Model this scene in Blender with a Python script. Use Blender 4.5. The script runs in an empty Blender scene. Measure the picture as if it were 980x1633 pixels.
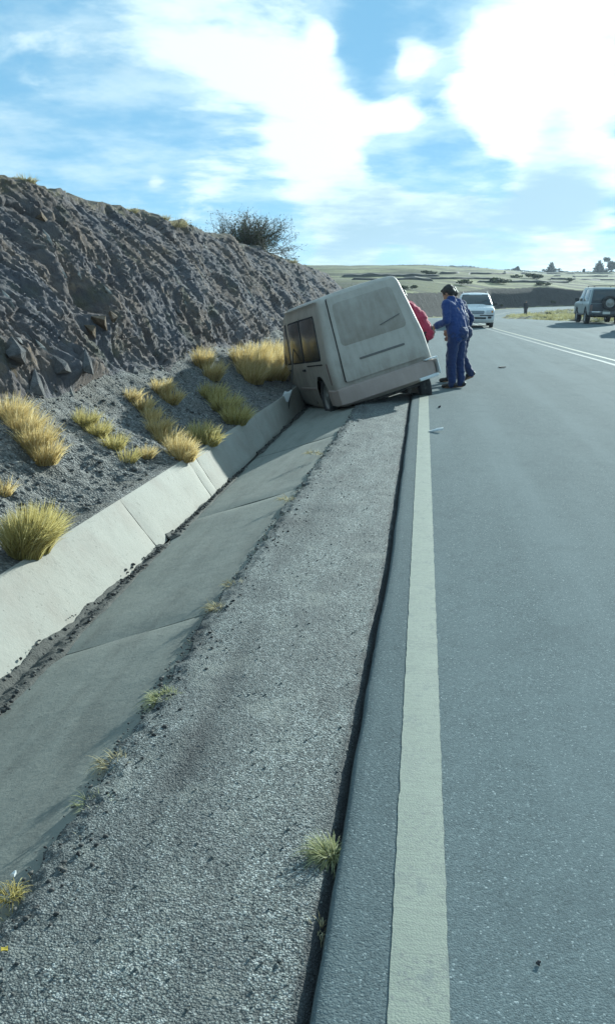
import bpy, bmesh, math, random
import numpy as np
from mathutils import Vector, Matrix, Euler

random.seed(7)
rng = np.random.default_rng(7)
scene = bpy.context.scene
COL = scene.collection
rad = math.radians

# ------------------------------------------------------------------ camera
FPX, IW, IH = 1414.0, 980.0, 1633.0
PITCH = math.atan(348.5 / FPX)
YAW = math.atan(186.5 * math.cos(PITCH) / FPX)
cam_d = bpy.data.cameras.new('camera')
cam_d.sensor_fit = 'VERTICAL'
cam_d.angle = 2 * math.atan(IH / 2 / FPX)
cam_d.clip_start = 0.05
cam_d.clip_end = 6000
cam = bpy.data.objects.new('camera', cam_d)
cam.location = (0, 0, 1.5)
cam.rotation_euler = (math.pi / 2 - PITCH, 0, YAW)
COL.objects.link(cam)
scene.camera = cam

# ------------------------------------------------------------------ light
SUN_AZ, SUN_EL = rad(24.5), rad(15.8)          # azimuth to the right of +Y
SUN = Vector((math.cos(SUN_EL) * math.sin(SUN_AZ), math.cos(SUN_EL) * math.cos(SUN_AZ), math.sin(SUN_EL)))
sun_d = bpy.data.lights.new('sun', 'SUN')
sun_d.energy = 5.0
sun_d.angle = rad(0.6)
sun_d.color = (1.0, 0.95, 0.86)
sun = bpy.data.objects.new('sun', sun_d)
sun.rotation_euler = (-SUN).to_track_quat('-Z', 'Y').to_euler()
COL.objects.link(sun)

scene.view_settings.view_transform = 'Standard'
scene.view_settings.look = 'None'
scene.view_settings.gamma = 1.0
scene.view_settings.use_curve_mapping = False
scene.view_settings.exposure = 1.0
scene.view_settings.use_white_balance = True      # the phone's cool, slightly green rendering
scene.view_settings.white_balance_temperature = 5750
scene.view_settings.white_balance_tint = -4
scene.cycles.max_bounces = 5
scene.cycles.diffuse_bounces = 3
scene.cycles.volume_bounces = 0
scene.cycles.transparent_max_bounces = 8


class NT:
    """small helper around a node tree"""
    def __init__(s, tree):
        s.t = tree
        s.n = tree.nodes
        s.l = tree.links
        s.n.clear()

    def node(s, typ, **kw):
        nd = s.n.new(typ)
        for k, v in kw.items():
            setattr(nd, k, v)
        return nd

    def put(s, sock, v):
        if hasattr(v, 'is_output') or isinstance(v, bpy.types.NodeSocket):
            s.l.new(v, sock)
        elif isinstance(v, (tuple, list)) and sock.type == 'RGBA' and len(v) == 3:
            sock.default_value = (*v, 1)
        else:
            sock.default_value = v

    def math(s, op, a, b=0.0, c=0.0, clamp=False):
        nd = s.node('ShaderNodeMath', operation=op, use_clamp=clamp)
        for i, v in enumerate((a, b, c)):
            s.put(nd.inputs[i], v)
        return nd.outputs[0]

    def vmath(s, op, a, b=(0, 0, 0)):
        nd = s.node('ShaderNodeVectorMath', operation=op)
        s.put(nd.inputs[0], a)
        s.put(nd.inputs[1], b)
        return nd.outputs['Value'] if op in ('DOT_PRODUCT', 'LENGTH', 'DISTANCE') else nd.outputs[0]

    def mix(s, f, a, b, mode='MIX'):
        nd = s.node('ShaderNodeMix', data_type='RGBA', blend_type=mode)
        s.put(nd.inputs[0], f)
        s.put(nd.inputs[6], a)
        s.put(nd.inputs[7], b)
        return nd.outputs[2]

    def ramp(s, f, stops, interp='LINEAR'):
        nd = s.node('ShaderNodeValToRGB')
        cr = nd.color_ramp
        cr.interpolation = interp
        while len(cr.elements) < len(stops):
            cr.elements.new(0.5)
        for e, (p, c) in zip(cr.elements, stops):
            e.position = p
            e.color = (*c, 1) if isinstance(c, (tuple, list)) else (c, c, c, 1)
        s.put(nd.inputs[0], f)
        return nd.outputs[0]

    def smooth(s, f, lo, hi):
        nd = s.node('ShaderNodeMapRange', interpolation_type='SMOOTHSTEP')
        s.put(nd.inputs[0], f)
        nd.inputs[1].default_value = lo
        nd.inputs[2].default_value = hi
        return nd.outputs[0]

    def noise(s, vec, scale, detail=4, rough=0.55, dist=0.0):
        nd = s.node('ShaderNodeTexNoise')
        s.put(nd.inputs['Vector'], vec)
        nd.inputs['Scale'].default_value = scale
        nd.inputs['Detail'].default_value = detail
        nd.inputs['Roughness'].default_value = rough
        nd.inputs['Distortion'].default_value = dist
        return nd.outputs[0]

    def voro(s, vec, scale, feature='F1', out='Distance', rnd=1.0):
        nd = s.node('ShaderNodeTexVoronoi', feature=feature)
        s.put(nd.inputs['Vector'], vec)
        nd.inputs['Scale'].default_value = scale
        nd.inputs['Randomness'].default_value = rnd
        return nd.outputs[out]

    def mapping(s, vec, scale=(1, 1, 1), rot=(0, 0, 0), loc=(0, 0, 0)):
        nd = s.node('ShaderNodeMapping')
        s.put(nd.inputs[0], vec)
        nd.inputs['Location'].default_value = loc
        nd.inputs['Rotation'].default_value = rot
        nd.inputs['Scale'].default_value = scale
        return nd.outputs[0]

    def bump(s, height, strength=0.5, dist=0.01, normal=None):
        nd = s.node('ShaderNodeBump')
        nd.inputs['Strength'].default_value = strength
        nd.inputs['Distance'].default_value = dist
        s.put(nd.inputs['Height'], height)
        if normal is not None:
            s.put(nd.inputs['Normal'], normal)
        return nd.outputs[0]


# ------------------------------------------------------------------ pixel helpers (layout only)
_R = np.array([math.cos(YAW), math.sin(YAW), 0.0])
_F = np.array([-math.sin(YAW) * math.cos(PITCH), math.cos(YAW) * math.cos(PITCH), -math.sin(PITCH)])
_U = np.cross(_R, _F)


def ray(x, y):
    return _F + (x - IW / 2) / FPX * _R - (y - IH / 2) / FPX * _U


def atz(x, y, z=0.0):
    d = ray(x, y)
    return np.array([0, 0, 1.5]) + d * (z - 1.5) / d[2]


def aty(x, y, Y):
    d = ray(x, y)
    return np.array([0, 0, 1.5]) + d * Y / d[1]


# ------------------------------------------------------------------ world: sky with broken cloud
world = bpy.data.worlds.new('World')
scene.world = world
world.use_nodes = True
w = NT(world.node_tree)
sky = w.node('ShaderNodeTexSky', sky_type='NISHITA')
sky.sun_disc = False
sky.sun_elevation = SUN_EL
sky.sun_rotation = SUN_AZ
sky.altitude = 3800
sky.air_density = 1.0
sky.dust_density = 0.15
sky.ozone_density = 1.0
dirv = w.node('ShaderNodeTexCoord').outputs['Generated']
sep = w.node('ShaderNodeSeparateXYZ')
w.put(sep.inputs[0], dirv)
pz = w.math('ADD', w.math('MAXIMUM', sep.outputs[2], 0.0), 0.14)
comb = w.node('ShaderNodeCombineXYZ')
w.put(comb.inputs[0], w.math('DIVIDE', sep.outputs[0], pz))
w.put(comb.inputs[1], w.math('DIVIDE', sep.outputs[1], pz))
plane = comb.outputs[0]
n_big = w.noise(plane, 1.5, 7, 0.60, 0.3)
n_fine = w.noise(w.mapping(plane, loc=(5.2, 1.7, 3)), 3.1, 5, 0.6, 0.0)


def blobs(lst):
    tot = None
    for (px, py, sg, wt) in lst:
        d = ray(px, py)
        d = d / np.linalg.norm(d)
        s = sg / FPX
        k = 2 / (s * s)
        e = w.math('EXPONENT', w.math('SUBTRACT', w.vmath('DOT_PRODUCT', dirv, tuple(d * k)), k))
        tot = w.math('MULTIPLY_ADD', e, wt, 0.0 if tot is None else tot)
    return tot


cloud_b = blobs([(390, 90, 120, .15), (480, 190, 100, .15), (560, 270, 100, .17), (700, 310, 110, .12), (900, 40, 140, .20), (830, 150, 80, .15),
                 (655, 95, 30, .30), (945, 250, 50, .20), (120, 150, 90, .08), (250, 10, 60, .10), (560, 425, 60, .30), (880, 395, 80, .16), (700, 395, 80, .12),
                 (515, 62, 20, .36), (640, 188, 30, .24), (740, 150, 40, .14), (790, 225, 40, .14), (900, 320, 60, .24), (560, 365, 70, .14), (330, 300, 40, .10), (248, 288, 14, .22),
                 (40, 40, 110, -.12), (190, 250, 80, -.06), (560, 30, 55, -.24), (590, 115, 34, -.22), (700, 235, 62, -.36), (620, 235, 34, -.16), (700, 40, 45, -.22), (610, 70, 40, -.10),
                 (100, 330, 110, -.08), (400, 220, 36, -.12), (795, 285, 28, -.22), (270, 240, 60, -.06), (610, 400, 34, -.14), (770, 405, 40, -.12), (420, 330, 60, -.12), (490, 400, 40, -.10)])
dens = w.math('ADD', w.math('ADD', w.math('MULTIPLY', n_big, 0.80), w.math('MULTIPLY', n_fine, 0.36)), cloud_b)
thick = w.smooth(dens, 0.53, 0.76)
veil = w.math('MULTIPLY', w.smooth(w.math('ADD', n_fine, w.math('MULTIPLY', cloud_b, 0.7)), 0.30, 0.74), 0.55)
cov = w.math('MULTIPLY', w.math('MAXIMUM', thick, veil), 0.97)
shade_b = blobs([(905, 315, 60, .50), (840, 310, 45, .30), (750, 378, 90, .42), (560, 372, 90, .34), (880, 205, 40, .28), (620, 345, 60, .2),
                 (480, 150, 130, -.25), (890, 80, 150, -.25), (640, 260, 80, -.2), (800, 200, 60, -.2)])
shd = w.smooth(w.math('ADD', w.math('MULTIPLY', w.noise(w.mapping(plane, loc=(1, 9, 2)), 2.6, 5, 0.62), 0.9), shade_b), 0.36, 0.88)
sund = w.math('MAXIMUM', w.vmath('DOT_PRODUCT', dirv, tuple(SUN)), 0.0)
glow = w.math('ADD', 1.0, w.math('MULTIPLY', w.math('POWER', sund, 8.0), 0.35))
ccol = w.mix(shd, (8.9, 9.2, 9.0), (3.9, 5.0, 5.8))
cc = w.node('ShaderNodeVectorMath', operation='SCALE')
w.put(cc.inputs[0], ccol)
w.put(cc.inputs['Scale'], glow)
skyc = w.mix(0.72, sky.outputs[0], (2.5, 4.9, 7.0))
final = w.mix(cov, skyc, cc.outputs[0])
bg = w.node('ShaderNodeBackground')
w.put(bg.inputs[0], final)
bg.inputs[1].default_value = 0.06
world.cycles.sampling_method = 'MANUAL'
world.cycles.sample_map_resolution = 384
wo = w.node('ShaderNodeOutputWorld')
w.l.new(bg.outputs[0], wo.inputs[0])

# ------------------------------------------------------------------ numpy noise
_perm = np.random.default_rng(3).permutation(256)
_perm = np.concatenate([_perm, _perm, _perm])
_g = np.random.default_rng(4).normal(size=(256, 3))
_g /= np.linalg.norm(_g, axis=1)[:, None]


def perlin(x, y, z=0.0):
    x, y, z = np.broadcast_arrays(np.asarray(x, float), np.asarray(y, float), np.asarray(z, float))
    xi, yi, zi = np.floor(x).astype(int), np.floor(y).astype(int), np.floor(z).astype(int)
    xf, yf, zf = x - xi, y - yi, z - zi
    u, v, t = [q * q * q * (q * (q * 6 - 15) + 10) for q in (xf, yf, zf)]
    xi &= 255; yi &= 255; zi &= 255
    out = 0.0
    for dx in (0, 1):
        for dy in (0, 1):
            for dz in (0, 1):
                h = _perm[_perm[_perm[xi + dx] + yi + dy] + zi + dz]
                g = _g[h]
                d = g[..., 0] * (xf - dx) + g[..., 1] * (yf - dy) + g[..., 2] * (zf - dz)
                out = out + d * (u if dx else 1 - u) * (v if dy else 1 - v) * (t if dz else 1 - t)
    return out * 1.5


def fbm(x, y, z=0.0, octv=4, gain=0.5):
    a, s, f = 1.0, 0.0, 1.0
    for i in range(octv):
        s = s + a * perlin(np.asarray(x) * f + 13.1 * i, np.asarray(y) * f + 7.7 * i, np.asarray(z) * f + 3.3 * i)
        a *= gain
        f *= 2.03
    return s


def cells(x, y):
    """2-D voronoi: returns (distance to border-ish F2-F1, random per cell)"""
    x, y = np.broadcast_arrays(np.asarray(x, float), np.asarray(y, float))
    xi, yi = np.floor(x).astype(int), np.floor(y).astype(int)
    f1 = np.full(x.shape, 9.0); f2 = np.full(x.shape, 9.0); idr = np.zeros(x.shape)
    for dx in (-1, 0, 1):
        for dy in (-1, 0, 1):
            cx, cy = xi + dx, yi + dy
            h = _perm[_perm[cx & 255] + (cy & 255)]
            px = cx + _perm[h] / 255.0
            py = cy + _perm[h + 17] / 255.0
            d = np.hypot(px - x, py - y)
            r = _perm[h + 91] / 255.0
            n = d < f1
            f2 = np.where(n, f1, np.minimum(f2, d))
            idr = np.where(n, r, idr)
            f1 = np.where(n, d, f1)
    return f2 - f1, idr


def sstep(a, b, x):
    t = np.clip((np.asarray(x, float) - a) / (b - a), 0, 1)
    return t * t * (3 - 2 * t)


# ------------------------------------------------------------------ object helpers
def tag(o, label=None, cat=None, group=None, kind=None):
    if label: o['label'] = label
    if cat: o['category'] = cat
    if group: o['group'] = group
    if kind: o['kind'] = kind
    return o


def empty(name, loc=(0, 0, 0), rot=(0, 0, 0), parent=None):
    o = bpy.data.objects.new(name, None)
    o.location = loc
    o.rotation_euler = rot
    o.empty_display_size = 0.1
    o.parent = parent
    COL.objects.link(o)
    return o


def link_mesh(name, me, mat, parent=None, smooth=True, sharp=None):
    if mat is not None and len(me.materials) == 0:
        me.materials.append(mat)
    if smooth:
        me.shade_smooth()
        if sharp is not None:
            me.set_sharp_from_angle(angle=rad(sharp))
    o = bpy.data.objects.new(name, me)
    o.parent = parent
    COL.objects.link(o)
    return o


def mesh_np(name, verts, faces, mat, parent=None, smooth=True, sharp=None):
    me = bpy.data.meshes.new(name)
    verts = np.asarray(verts, np.float32).reshape(-1, 3)
    if isinstance(faces, np.ndarray):
        k = faces.shape[1]
        me.vertices.add(len(verts))
        me.vertices.foreach_set('co', verts.ravel())
        me.loops.add(faces.size)
        me.loops.foreach_set('vertex_index', faces.astype(np.int32).ravel())
        me.polygons.add(len(faces))
        me.polygons.foreach_set('loop_start', np.arange(0, faces.size, k, dtype=np.int32))
        me.update(calc_edges=True)
    else:
        me.from_pydata([tuple(v) for v in verts.tolist()], [], faces)
    me.validate()
    return link_mesh(name, me, mat, parent, smooth, sharp)


def grid_faces(nr, nc, flip=False):
    i = np.arange(nr - 1)[:, None] * nc + np.arange(nc - 1)[None, :]
    q = np.stack([i, i + 1, i + nc + 1, i + nc], -1).reshape(-1, 4)
    return q[:, ::-1] if flip else q


def vattr(o, name, vals):
    a = o.data.attributes.new(name, 'FLOAT', 'POINT')
    a.data.foreach_set('value', np.asarray(vals, np.float32).ravel())


def bm_obj(name, bm, mat, parent=None, smooth=True, sharp=30):
    bmesh.ops.recalc_face_normals(bm, faces=bm.faces)
    me = bpy.data.meshes.new(name)
    bm.to_mesh(me)
    bm.free()
    return link_mesh(name, me, mat, parent, smooth, sharp)


# ------------------------------------------------------------------ materials
MATS = {}


def new_mat(name):
    m = bpy.data.materials.new(name)
    m.use_nodes = True
    MATS[name] = m
    t = NT(m.node_tree)
    out = t.node('ShaderNodeOutputMaterial')
    b = t.node('ShaderNodeBsdfPrincipled')
    t.l.new(b.outputs[0], out.inputs[0])
    t.b = b
    t.out = out
    t.co = t.node('ShaderNodeTexCoord').outputs['Object']
    t.geo = t.node('ShaderNodeNewGeometry')
    t.pos = t.geo.outputs['Position']
    return m, t


def setp(t, **kw):
    nm = {'col': 'Base Color', 'rough': 'Roughness', 'metal': 'Metallic', 'spec': 'Specular IOR Level', 'nrm': 'Normal',
          'coat': 'Coat Weight', 'trans': 'Transmission Weight', 'alpha': 'Alpha', 'ior': 'IOR', 'sheen': 'Sheen Weight'}
    for k, v in kw.items():
        t.put(t.b.inputs[nm[k]], v)


def simple(name, col, rough=0.6, metal=0.0, spec=0.5, var=0.15, scale=12, dirt=None, dirt_amt=0.0, bump=0.0, bscale=60):
    m, t = new_mat(name)
    n = t.noise(t.co, scale, 5, 0.6)
    c = t.mix(n, tuple(max(0, x * (1 - var)) for x in col), tuple(x * (1 + var) for x in col))
    if dirt:
        d = t.smooth(t.noise(t.mapping(t.co, loc=(3, 1, 7)), scale * 0.6, 6, 0.65), 0.62 - dirt_amt * 0.4, 0.72)
        c = t.mix(t.math('MULTIPLY', d, min(1, dirt_amt * 1.6)), c, dirt)
    setp(t, col=c, rough=rough, metal=metal, spec=spec)
    if bump:
        setp(t, nrm=t.bump(t.noise(t.co, bscale, 4), bump, 0.01))
    return m


# asphalt of the carriageway
m, t = new_mat('asphalt')
fine = t.voro(t.pos, 210, 'F1')
chip = t.node('ShaderNodeSeparateColor')
t.put(chip.inputs[0], t.voro(t.pos, 210, 'F1', 'Color'))
mid = t.noise(t.pos, 60, 5, 0.75)
patch = t.noise(t.pos, 7, 5, 0.65)
big = t.noise(t.mapping(t.pos, scale=(1.6, 0.25, 1)), 1.2, 5, 0.6)
c = t.ramp(chip.outputs[0], [(0, (0.085, 0.102, 0.106)), (0.5, (0.132, 0.158, 0.163)), (0.9, (0.175, 0.208, 0.214)), (0.96, (0.18, 0.22, 0.22)), (1.0, (0.44, 0.48, 0.48))])
c = t.mix(t.smooth(mid, 0.32, 0.70), t.mix(0.4, c, (0.07, 0.086, 0.09)), c)
c = t.mix(t.math('MULTIPLY', t.smooth(patch, 0.35, 0.7), 0.35), c, (0.145, 0.175, 0.178))
c = t.mix(t.math('MULTIPLY', t.smooth(big, 0.35, 0.7), 0.35), c, (0.18, 0.212, 0.215))
ck = t.noise(t.mapping(t.pos, scale=(1, 1.6, 1)), 24, 3, 0.6)
ckm = t.math('MULTIPLY', t.math('SUBTRACT', 1.0, t.smooth(t.math('ABSOLUTE', t.math('SUBTRACT', ck, 0.5)), 0.0, 0.012)), t.smooth(t.noise(t.mapping(t.pos, loc=(3, 3, 3)), 9, 2), 0.55, 0.62))
c = t.mix(t.math('MULTIPLY', ckm, 0.6), c, (0.03, 0.035, 0.036))
oil = t.smooth(t.noise(t.mapping(t.pos, loc=(4, 0, 0)), 5.5, 3), 0.72, 0.82)
c = t.mix(t.math('MULTIPLY', oil, 0.25), c, (0.05, 0.055, 0.058))
eg = t.node('ShaderNodeAttribute', attribute_name='edge')
egv = t.voro(t.pos, 120, 'F1')
c = t.mix(t.math('MULTIPLY', eg.outputs['Fac'], 0.2), c, t.mix(t.smooth(egv, 0.1, 0.6), (0.10, 0.118, 0.12), (0.035, 0.043, 0.047)))
trk = t.noise(t.mapping(t.pos, scale=(2.2, 0.03, 1)), 0.9, 3, 0.5)
c = t.mix(t.math('MULTIPLY', t.smooth(trk, 0.45, 0.65), 0.22), c, (0.20, 0.235, 0.24))
grime = t.noise(t.mapping(t.pos, loc=(2, 5, 0)), 2.1, 7, 0.7)
c = t.mix(t.math('MULTIPLY', t.smooth(grime, 0.5, 0.72), 0.4), c, (0.095, 0.115, 0.12))
hgt = t.math('ADD', t.math('MULTIPLY', fine, -0.7), t.math('ADD', t.math('MULTIPLY', mid, 0.2), t.math('ADD', t.math('MULTIPLY', ckm, -0.6), t.math('MULTIPLY', t.math('MULTIPLY', egv, eg.outputs['Fac']), -0.6))))
setp(t, col=c, rough=0.95, spec=0.05, nrm=t.bump(hgt, 0.34, 0.005))

# coarse chip-seal of the shoulder
m, t = new_mat('shoulder_chips')
wob_ = t.node('ShaderNodeTexNoise')
t.put(wob_.inputs['Vector'], t.pos)
wob_.inputs['Scale'].default_value = 90
wob_.inputs['Detail'].default_value = 2
wp_ = t.vmath('ADD', t.pos, t.vmath('MULTIPLY', t.vmath('SUBTRACT', wob_.outputs['Color'], (.5, .5, .5)), (.010, .010, .010)))
v1 = t.voro(wp_, 150, 'F1')
v1c = t.node('ShaderNodeSeparateColor')
t.put(v1c.inputs[0], t.voro(wp_, 150, 'F1', 'Color'))
v2 = t.voro(t.vmath('ADD', wp_, (3, 5, 1)), 70, 'F1')
v2c = t.node('ShaderNodeSeparateColor')
t.put(v2c.inputs[0], t.voro(t.vmath('ADD', wp_, (3, 5, 1)), 70, 'F1', 'Color'))
mid = t.noise(t.pos, 48, 5, 0.75)
big = t.noise(t.mapping(t.pos, scale=(1.5, 0.5, 1)), 2.6, 6, 0.66)
c = t.ramp(v1c.outputs[0], [(0, (0.075, 0.087, 0.082)), (0.35, (0.165, 0.184, 0.174)), (0.75, (0.265, 0.287, 0.27)), (1.0, (0.46, 0.48, 0.46))])
c = t.mix(t.math('MULTIPLY', t.smooth(v2c.outputs[1], 0.72, 0.80), 0.2), c, (0.05, 0.054, 0.055))
c = t.mix(t.math('MULTIPLY', t.smooth(v2c.outputs[2], 0.90, 0.94), 0.7), c, (0.45, 0.46, 0.44))
gap = t.smooth(v1, 0.30, 0.75)
c = t.mix(t.math('MULTIPLY', gap, 0.85), c, (0.042, 0.046, 0.046))
c = t.mix(t.smooth(big, 0.40, 0.60), t.mix(0.5, c, (0.06, 0.065, 0.066)), c)
sk = t.noise(t.mapping(t.pos, scale=(5.0, 0.55, 1)), 1.6, 5, 0.62)
c = t.mix(t.math('MULTIPLY', t.smooth(sk, 0.56, 0.70), 0.45), c, (0.055, 0.06, 0.062))
sd = t.noise(t.mapping(t.pos, loc=(6, 2, 0)), 3.4, 6, 0.68)
c = t.mix(t.math('MULTIPLY', t.smooth(sd, 0.54, 0.70), 0.45), c, (0.25, 0.255, 0.225))
c = t.mix(t.math('MULTIPLY', t.smooth(mid, 0.55, 0.75), 0.4), c, (0.19, 0.19, 0.165))
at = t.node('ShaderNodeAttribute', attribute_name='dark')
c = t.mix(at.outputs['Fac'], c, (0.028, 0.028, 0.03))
hgt = t.math('ADD', t.math('MULTIPLY', v1c.outputs[1], 0.35), t.math('ADD', t.math('MULTIPLY', v1, -0.9), t.math('ADD', t.math('MULTIPLY', v2, -0.5), t.math('MULTIPLY', mid, 0.6))))
setp(t, col=c, rough=0.8, spec=0.3, nrm=t.bump(hgt, 0.62, 0.008))

# painted lines
def paint(name, c1, c2, wear):
    m, t = new_mat(name)
    n = t.noise(t.mapping(t.pos, scale=(1, 1, 1)), 30, 6, 0.7)
    crack = t.noise(t.mapping(t.pos, scale=(1.2, 14, 1)), 4.5, 5, 0.6)
    ck = t.math('SUBTRACT', 1.0, t.smooth(t.math('ABSOLUTE', t.math('SUBTRACT', crack, 0.5)), 0.0, 0.03))
    chipm = t.math('MULTIPLY', t.smooth(t.noise(t.pos, 62, 6, 0.8), 0.60 - wear * 0.3, 0.70), t.math('ADD', 0.35, t.smooth(t.noise(t.mapping(t.pos, loc=(8, 0, 0)), 5, 4, 0.6), 0.4, 0.65)))
    wornm = t.math('MULTIPLY', t.smooth(t.noise(t.mapping(t.pos, loc=(5, 1, 0), scale=(1, .6, 1)), 11, 7, 0.72), 0.55, 0.68), 0.55)
    dirtm = t.smooth(t.noise(t.mapping(t.pos, scale=(1, 0.4, 1)), 6, 5, 0.65), 0.35, 0.75)
    c = t.mix(n, c1, c2)
    c = t.mix(t.math('MULTIPLY', dirtm, 0.45), c, (0.27, 0.29, 0.24))
    c = t.mix(t.math('MULTIPLY', ck, 0.35), c, (0.10, 0.10, 0.10))
    c = t.mix(t.math('MULTIPLY', chipm, 0.75, clamp=True), c, (0.13, 0.14, 0.14))
    c = t.mix(wornm, c, (0.125, 0.145, 0.145))
    setp(t, col=c, rough=0.7, spec=0.3, nrm=t.bump(t.math('ADD', t.math('MULTIPLY', n, .3), t.math('MULTIPLY', t.voro(t.pos, 190), -0.6)), 0.25, 0.004))
    return m


paint('line_paint', (0.19, 0.212, 0.172), (0.26, 0.285, 0.232), 0.5)
paint('centre_paint', (0.21, 0.22, 0.17), (0.28, 0.285, 0.22), 0.6)
paint('worn_line_paint', (0.15, 0.172, 0.175), (0.175, 0.20, 0.20), 0.9)

# concrete
def concrete(name, c1, c2, stain, streak):
    m, t = new_mat(name)
    n = t.noise(t.pos, 5, 8, 0.65)
    f = t.noise(t.pos, 60, 5, 0.7)
    st = t.noise(t.mapping(t.pos, scale=streak), 2.4, 6, 0.6)
    c = t.mix(n, c1, c2)
    c = t.mix(t.math('MULTIPLY', t.smooth(st, 0.42, 0.72), 0.6), c, stain)
    pit = t.smooth(t.noise(t.mapping(t.pos, loc=(9, 2, 1)), 26, 4, 0.6), 0.63, 0.70)
    c = t.mix(t.math('MULTIPLY', pit, 0.45), c, tuple(x * 0.45 for x in stain))
    c = t.mix(t.math('MULTIPLY', f, 0.3), c, tuple(x * 1.15 for x in c2))
    crk = t.noise(t.mapping(t.pos, loc=(2, 7, 3)), 1.3, 6, 0.55)
    crm = t.math('MULTIPLY', t.math('SUBTRACT', 1.0, t.smooth(t.math('ABSOLUTE', t.math('SUBTRACT', crk, 0.5)), 0.0, 0.005)), 0.16)
    c = t.mix(crm, c, (0.06, 0.055, 0.05))
    sptt = t.math('MULTIPLY', t.smooth(t.voro(t.mapping(t.pos, loc=(1, 1, 4)), 19), 0.12, 0.05), 0.6)
    c = t.mix(sptt, c, (0.10, 0.09, 0.08))
    h = t.math('ADD', t.math('MULTIPLY', n, 1.2), t.math('MULTIPLY', f, 0.35))
    setp(t, col=c, rough=0.85, spec=0.3, nrm=t.bump(h, 0.5, 0.012))
    return m


concrete('concrete_wall', (0.235, 0.225, 0.195), (0.325, 0.31, 0.27), (0.215, 0.185, 0.155), (1, 1, 1))
concrete('concrete_slope', (0.165, 0.172, 0.150), (0.235, 0.238, 0.208), (0.105, 0.105, 0.092), (3.2, 0.45, 1))
simple('dark_soil', (0.062, 0.061, 0.054), 0.95, var=0.4, scale=20, bump=0.8, bscale=70)

# rock and scree
m, t = new_mat('rock')
a = t.mapping(t.pos, rot=(rad(24), 0, 0), scale=(1.0, 2.6, 0.8))
n1 = t.noise(a, 2.0, 9, 0.68)
n2 = t.noise(t.pos, 9.0, 7, 0.7)
n3 = t.noise(t.mapping(t.pos, loc=(7, 3, 2)), 0.9, 4, 0.6)
c = t.ramp(n1, [(0.25, (0.082, 0.082, 0.096)), (0.45, (0.122, 0.118, 0.13)), (0.60, (0.155, 0.145, 0.145)), (0.78, (0.25, 0.23, 0.215))])
c = t.mix(t.math('MULTIPLY', t.smooth(n3, 0.40, 0.62), 0.6), c, (0.15, 0.108, 0.074))
c = t.mix(t.math('MULTIPLY', t.smooth(t.noise(t.mapping(t.pos, loc=(3, 6, 9)), 3.2, 5, .65), 0.58, 0.68), 0.5), c, (0.26, 0.19, 0.12))
c = t.mix(t.math('MULTIPLY', t.smooth(t.noise(t.mapping(t.pos, loc=(1, 8, 4)), 1.7, 5), 0.56, 0.7), 0.45), c, (0.085, 0.095, 0.055))
c = t.mix(t.smooth(n2, 0.30, 0.62), t.mix(0.45, c, (0.06, 0.058, 0.066)), c)
str_ = t.noise(t.mapping(t.pos, rot=(rad(24), 0, 0), scale=(1.0, 6.0, 0.9), loc=(0, 3, 1)), 2.2, 7, 0.66)
c = t.mix(t.math('MULTIPLY', t.math('SUBTRACT', 1.0, t.smooth(str_, 0.40, 0.56)), 0.4), c, (0.07, 0.07, 0.085))
qz = t.noise(t.mapping(t.pos, rot=(rad(24), 0, 0), scale=(1.5, 9.0, 1.1), loc=(2, 0, 0)), 1.5, 5, 0.6)
c = t.mix(t.math('MULTIPLY', t.smooth(qz, 0.68, 0.74), 0.7), c, (0.42, 0.40, 0.37))
at = t.node('ShaderNodeAttribute', attribute_name='top')
gr = t.noise(t.pos, 14, 6, 0.7)
c = t.mix(t.math('MULTIPLY', at.outputs['Fac'], t.math('MULTIPLY', t.smooth(gr, 0.35, 0.65), .7)), c, (0.17, 0.15, 0.09))
h = t.math('ADD', t.math('MULTIPLY', n1, 1.5), t.math('ADD', t.math('MULTIPLY', n2, 0.6), t.math('MULTIPLY', t.noise(t.pos, 35, 5, 0.7), 0.3)))
setp(t, col=c, rough=0.95, spec=0.1, nrm=t.bump(h, 0.75, 0.05))

m, t = new_mat('scree')
v = t.voro(t.pos, 55, 'F1')
vc = t.node('ShaderNodeSeparateColor')
t.put(vc.inputs[0], t.voro(t.pos, 55, 'F1', 'Color'))
big = t.noise(t.pos, 2.2, 5, 0.6)
c = t.ramp(vc.outputs[0], [(0, (0.06, 0.061, 0.062)), (0.5, (0.14, 0.138, 0.132)), (0.9, (0.23, 0.225, 0.21)), (1.0, (0.32, 0.31, 0.295))])
c = t.mix(t.smooth(big, 0.4, 0.7), c, t.mix(0.5, c, (0.10, 0.088, 0.066)))
c = t.mix(t.math('MULTIPLY', t.smooth(v, 0.4, 0.8), .6), c, (0.05, 0.05, 0.05))
h = t.math('ADD', t.math('MULTIPLY', v, -1.0), t.math('MULTIPLY', t.noise(t.pos, 14, 5, 0.65), 0.8))
setp(t, col=c, rough=0.92, spec=0.2, nrm=t.bump(h, 0.65, 0.022))

def stone_mat(name, lo, hi):
    m, t = new_mat(name)
    isl = t.geo.outputs['Random Per Island']
    n = t.noise(t.pos, 40, 4, 0.65)
    c = t.mix(isl, lo, hi)
    c = t.mix(n, t.mix(0.5, c, lo), c)
    setp(t, col=c, rough=0.9, spec=0.25, nrm=t.bump(n, 0.5, 0.01))
    return m


stone_mat('stones', (0.07, 0.07, 0.07), (0.26, 0.25, 0.23))
stone_mat('dark_stones', (0.025, 0.025, 0.026), (0.13, 0.125, 0.115))
stone_mat('chips', (0.06, 0.065, 0.062), (0.28, 0.285, 0.265))

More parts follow.
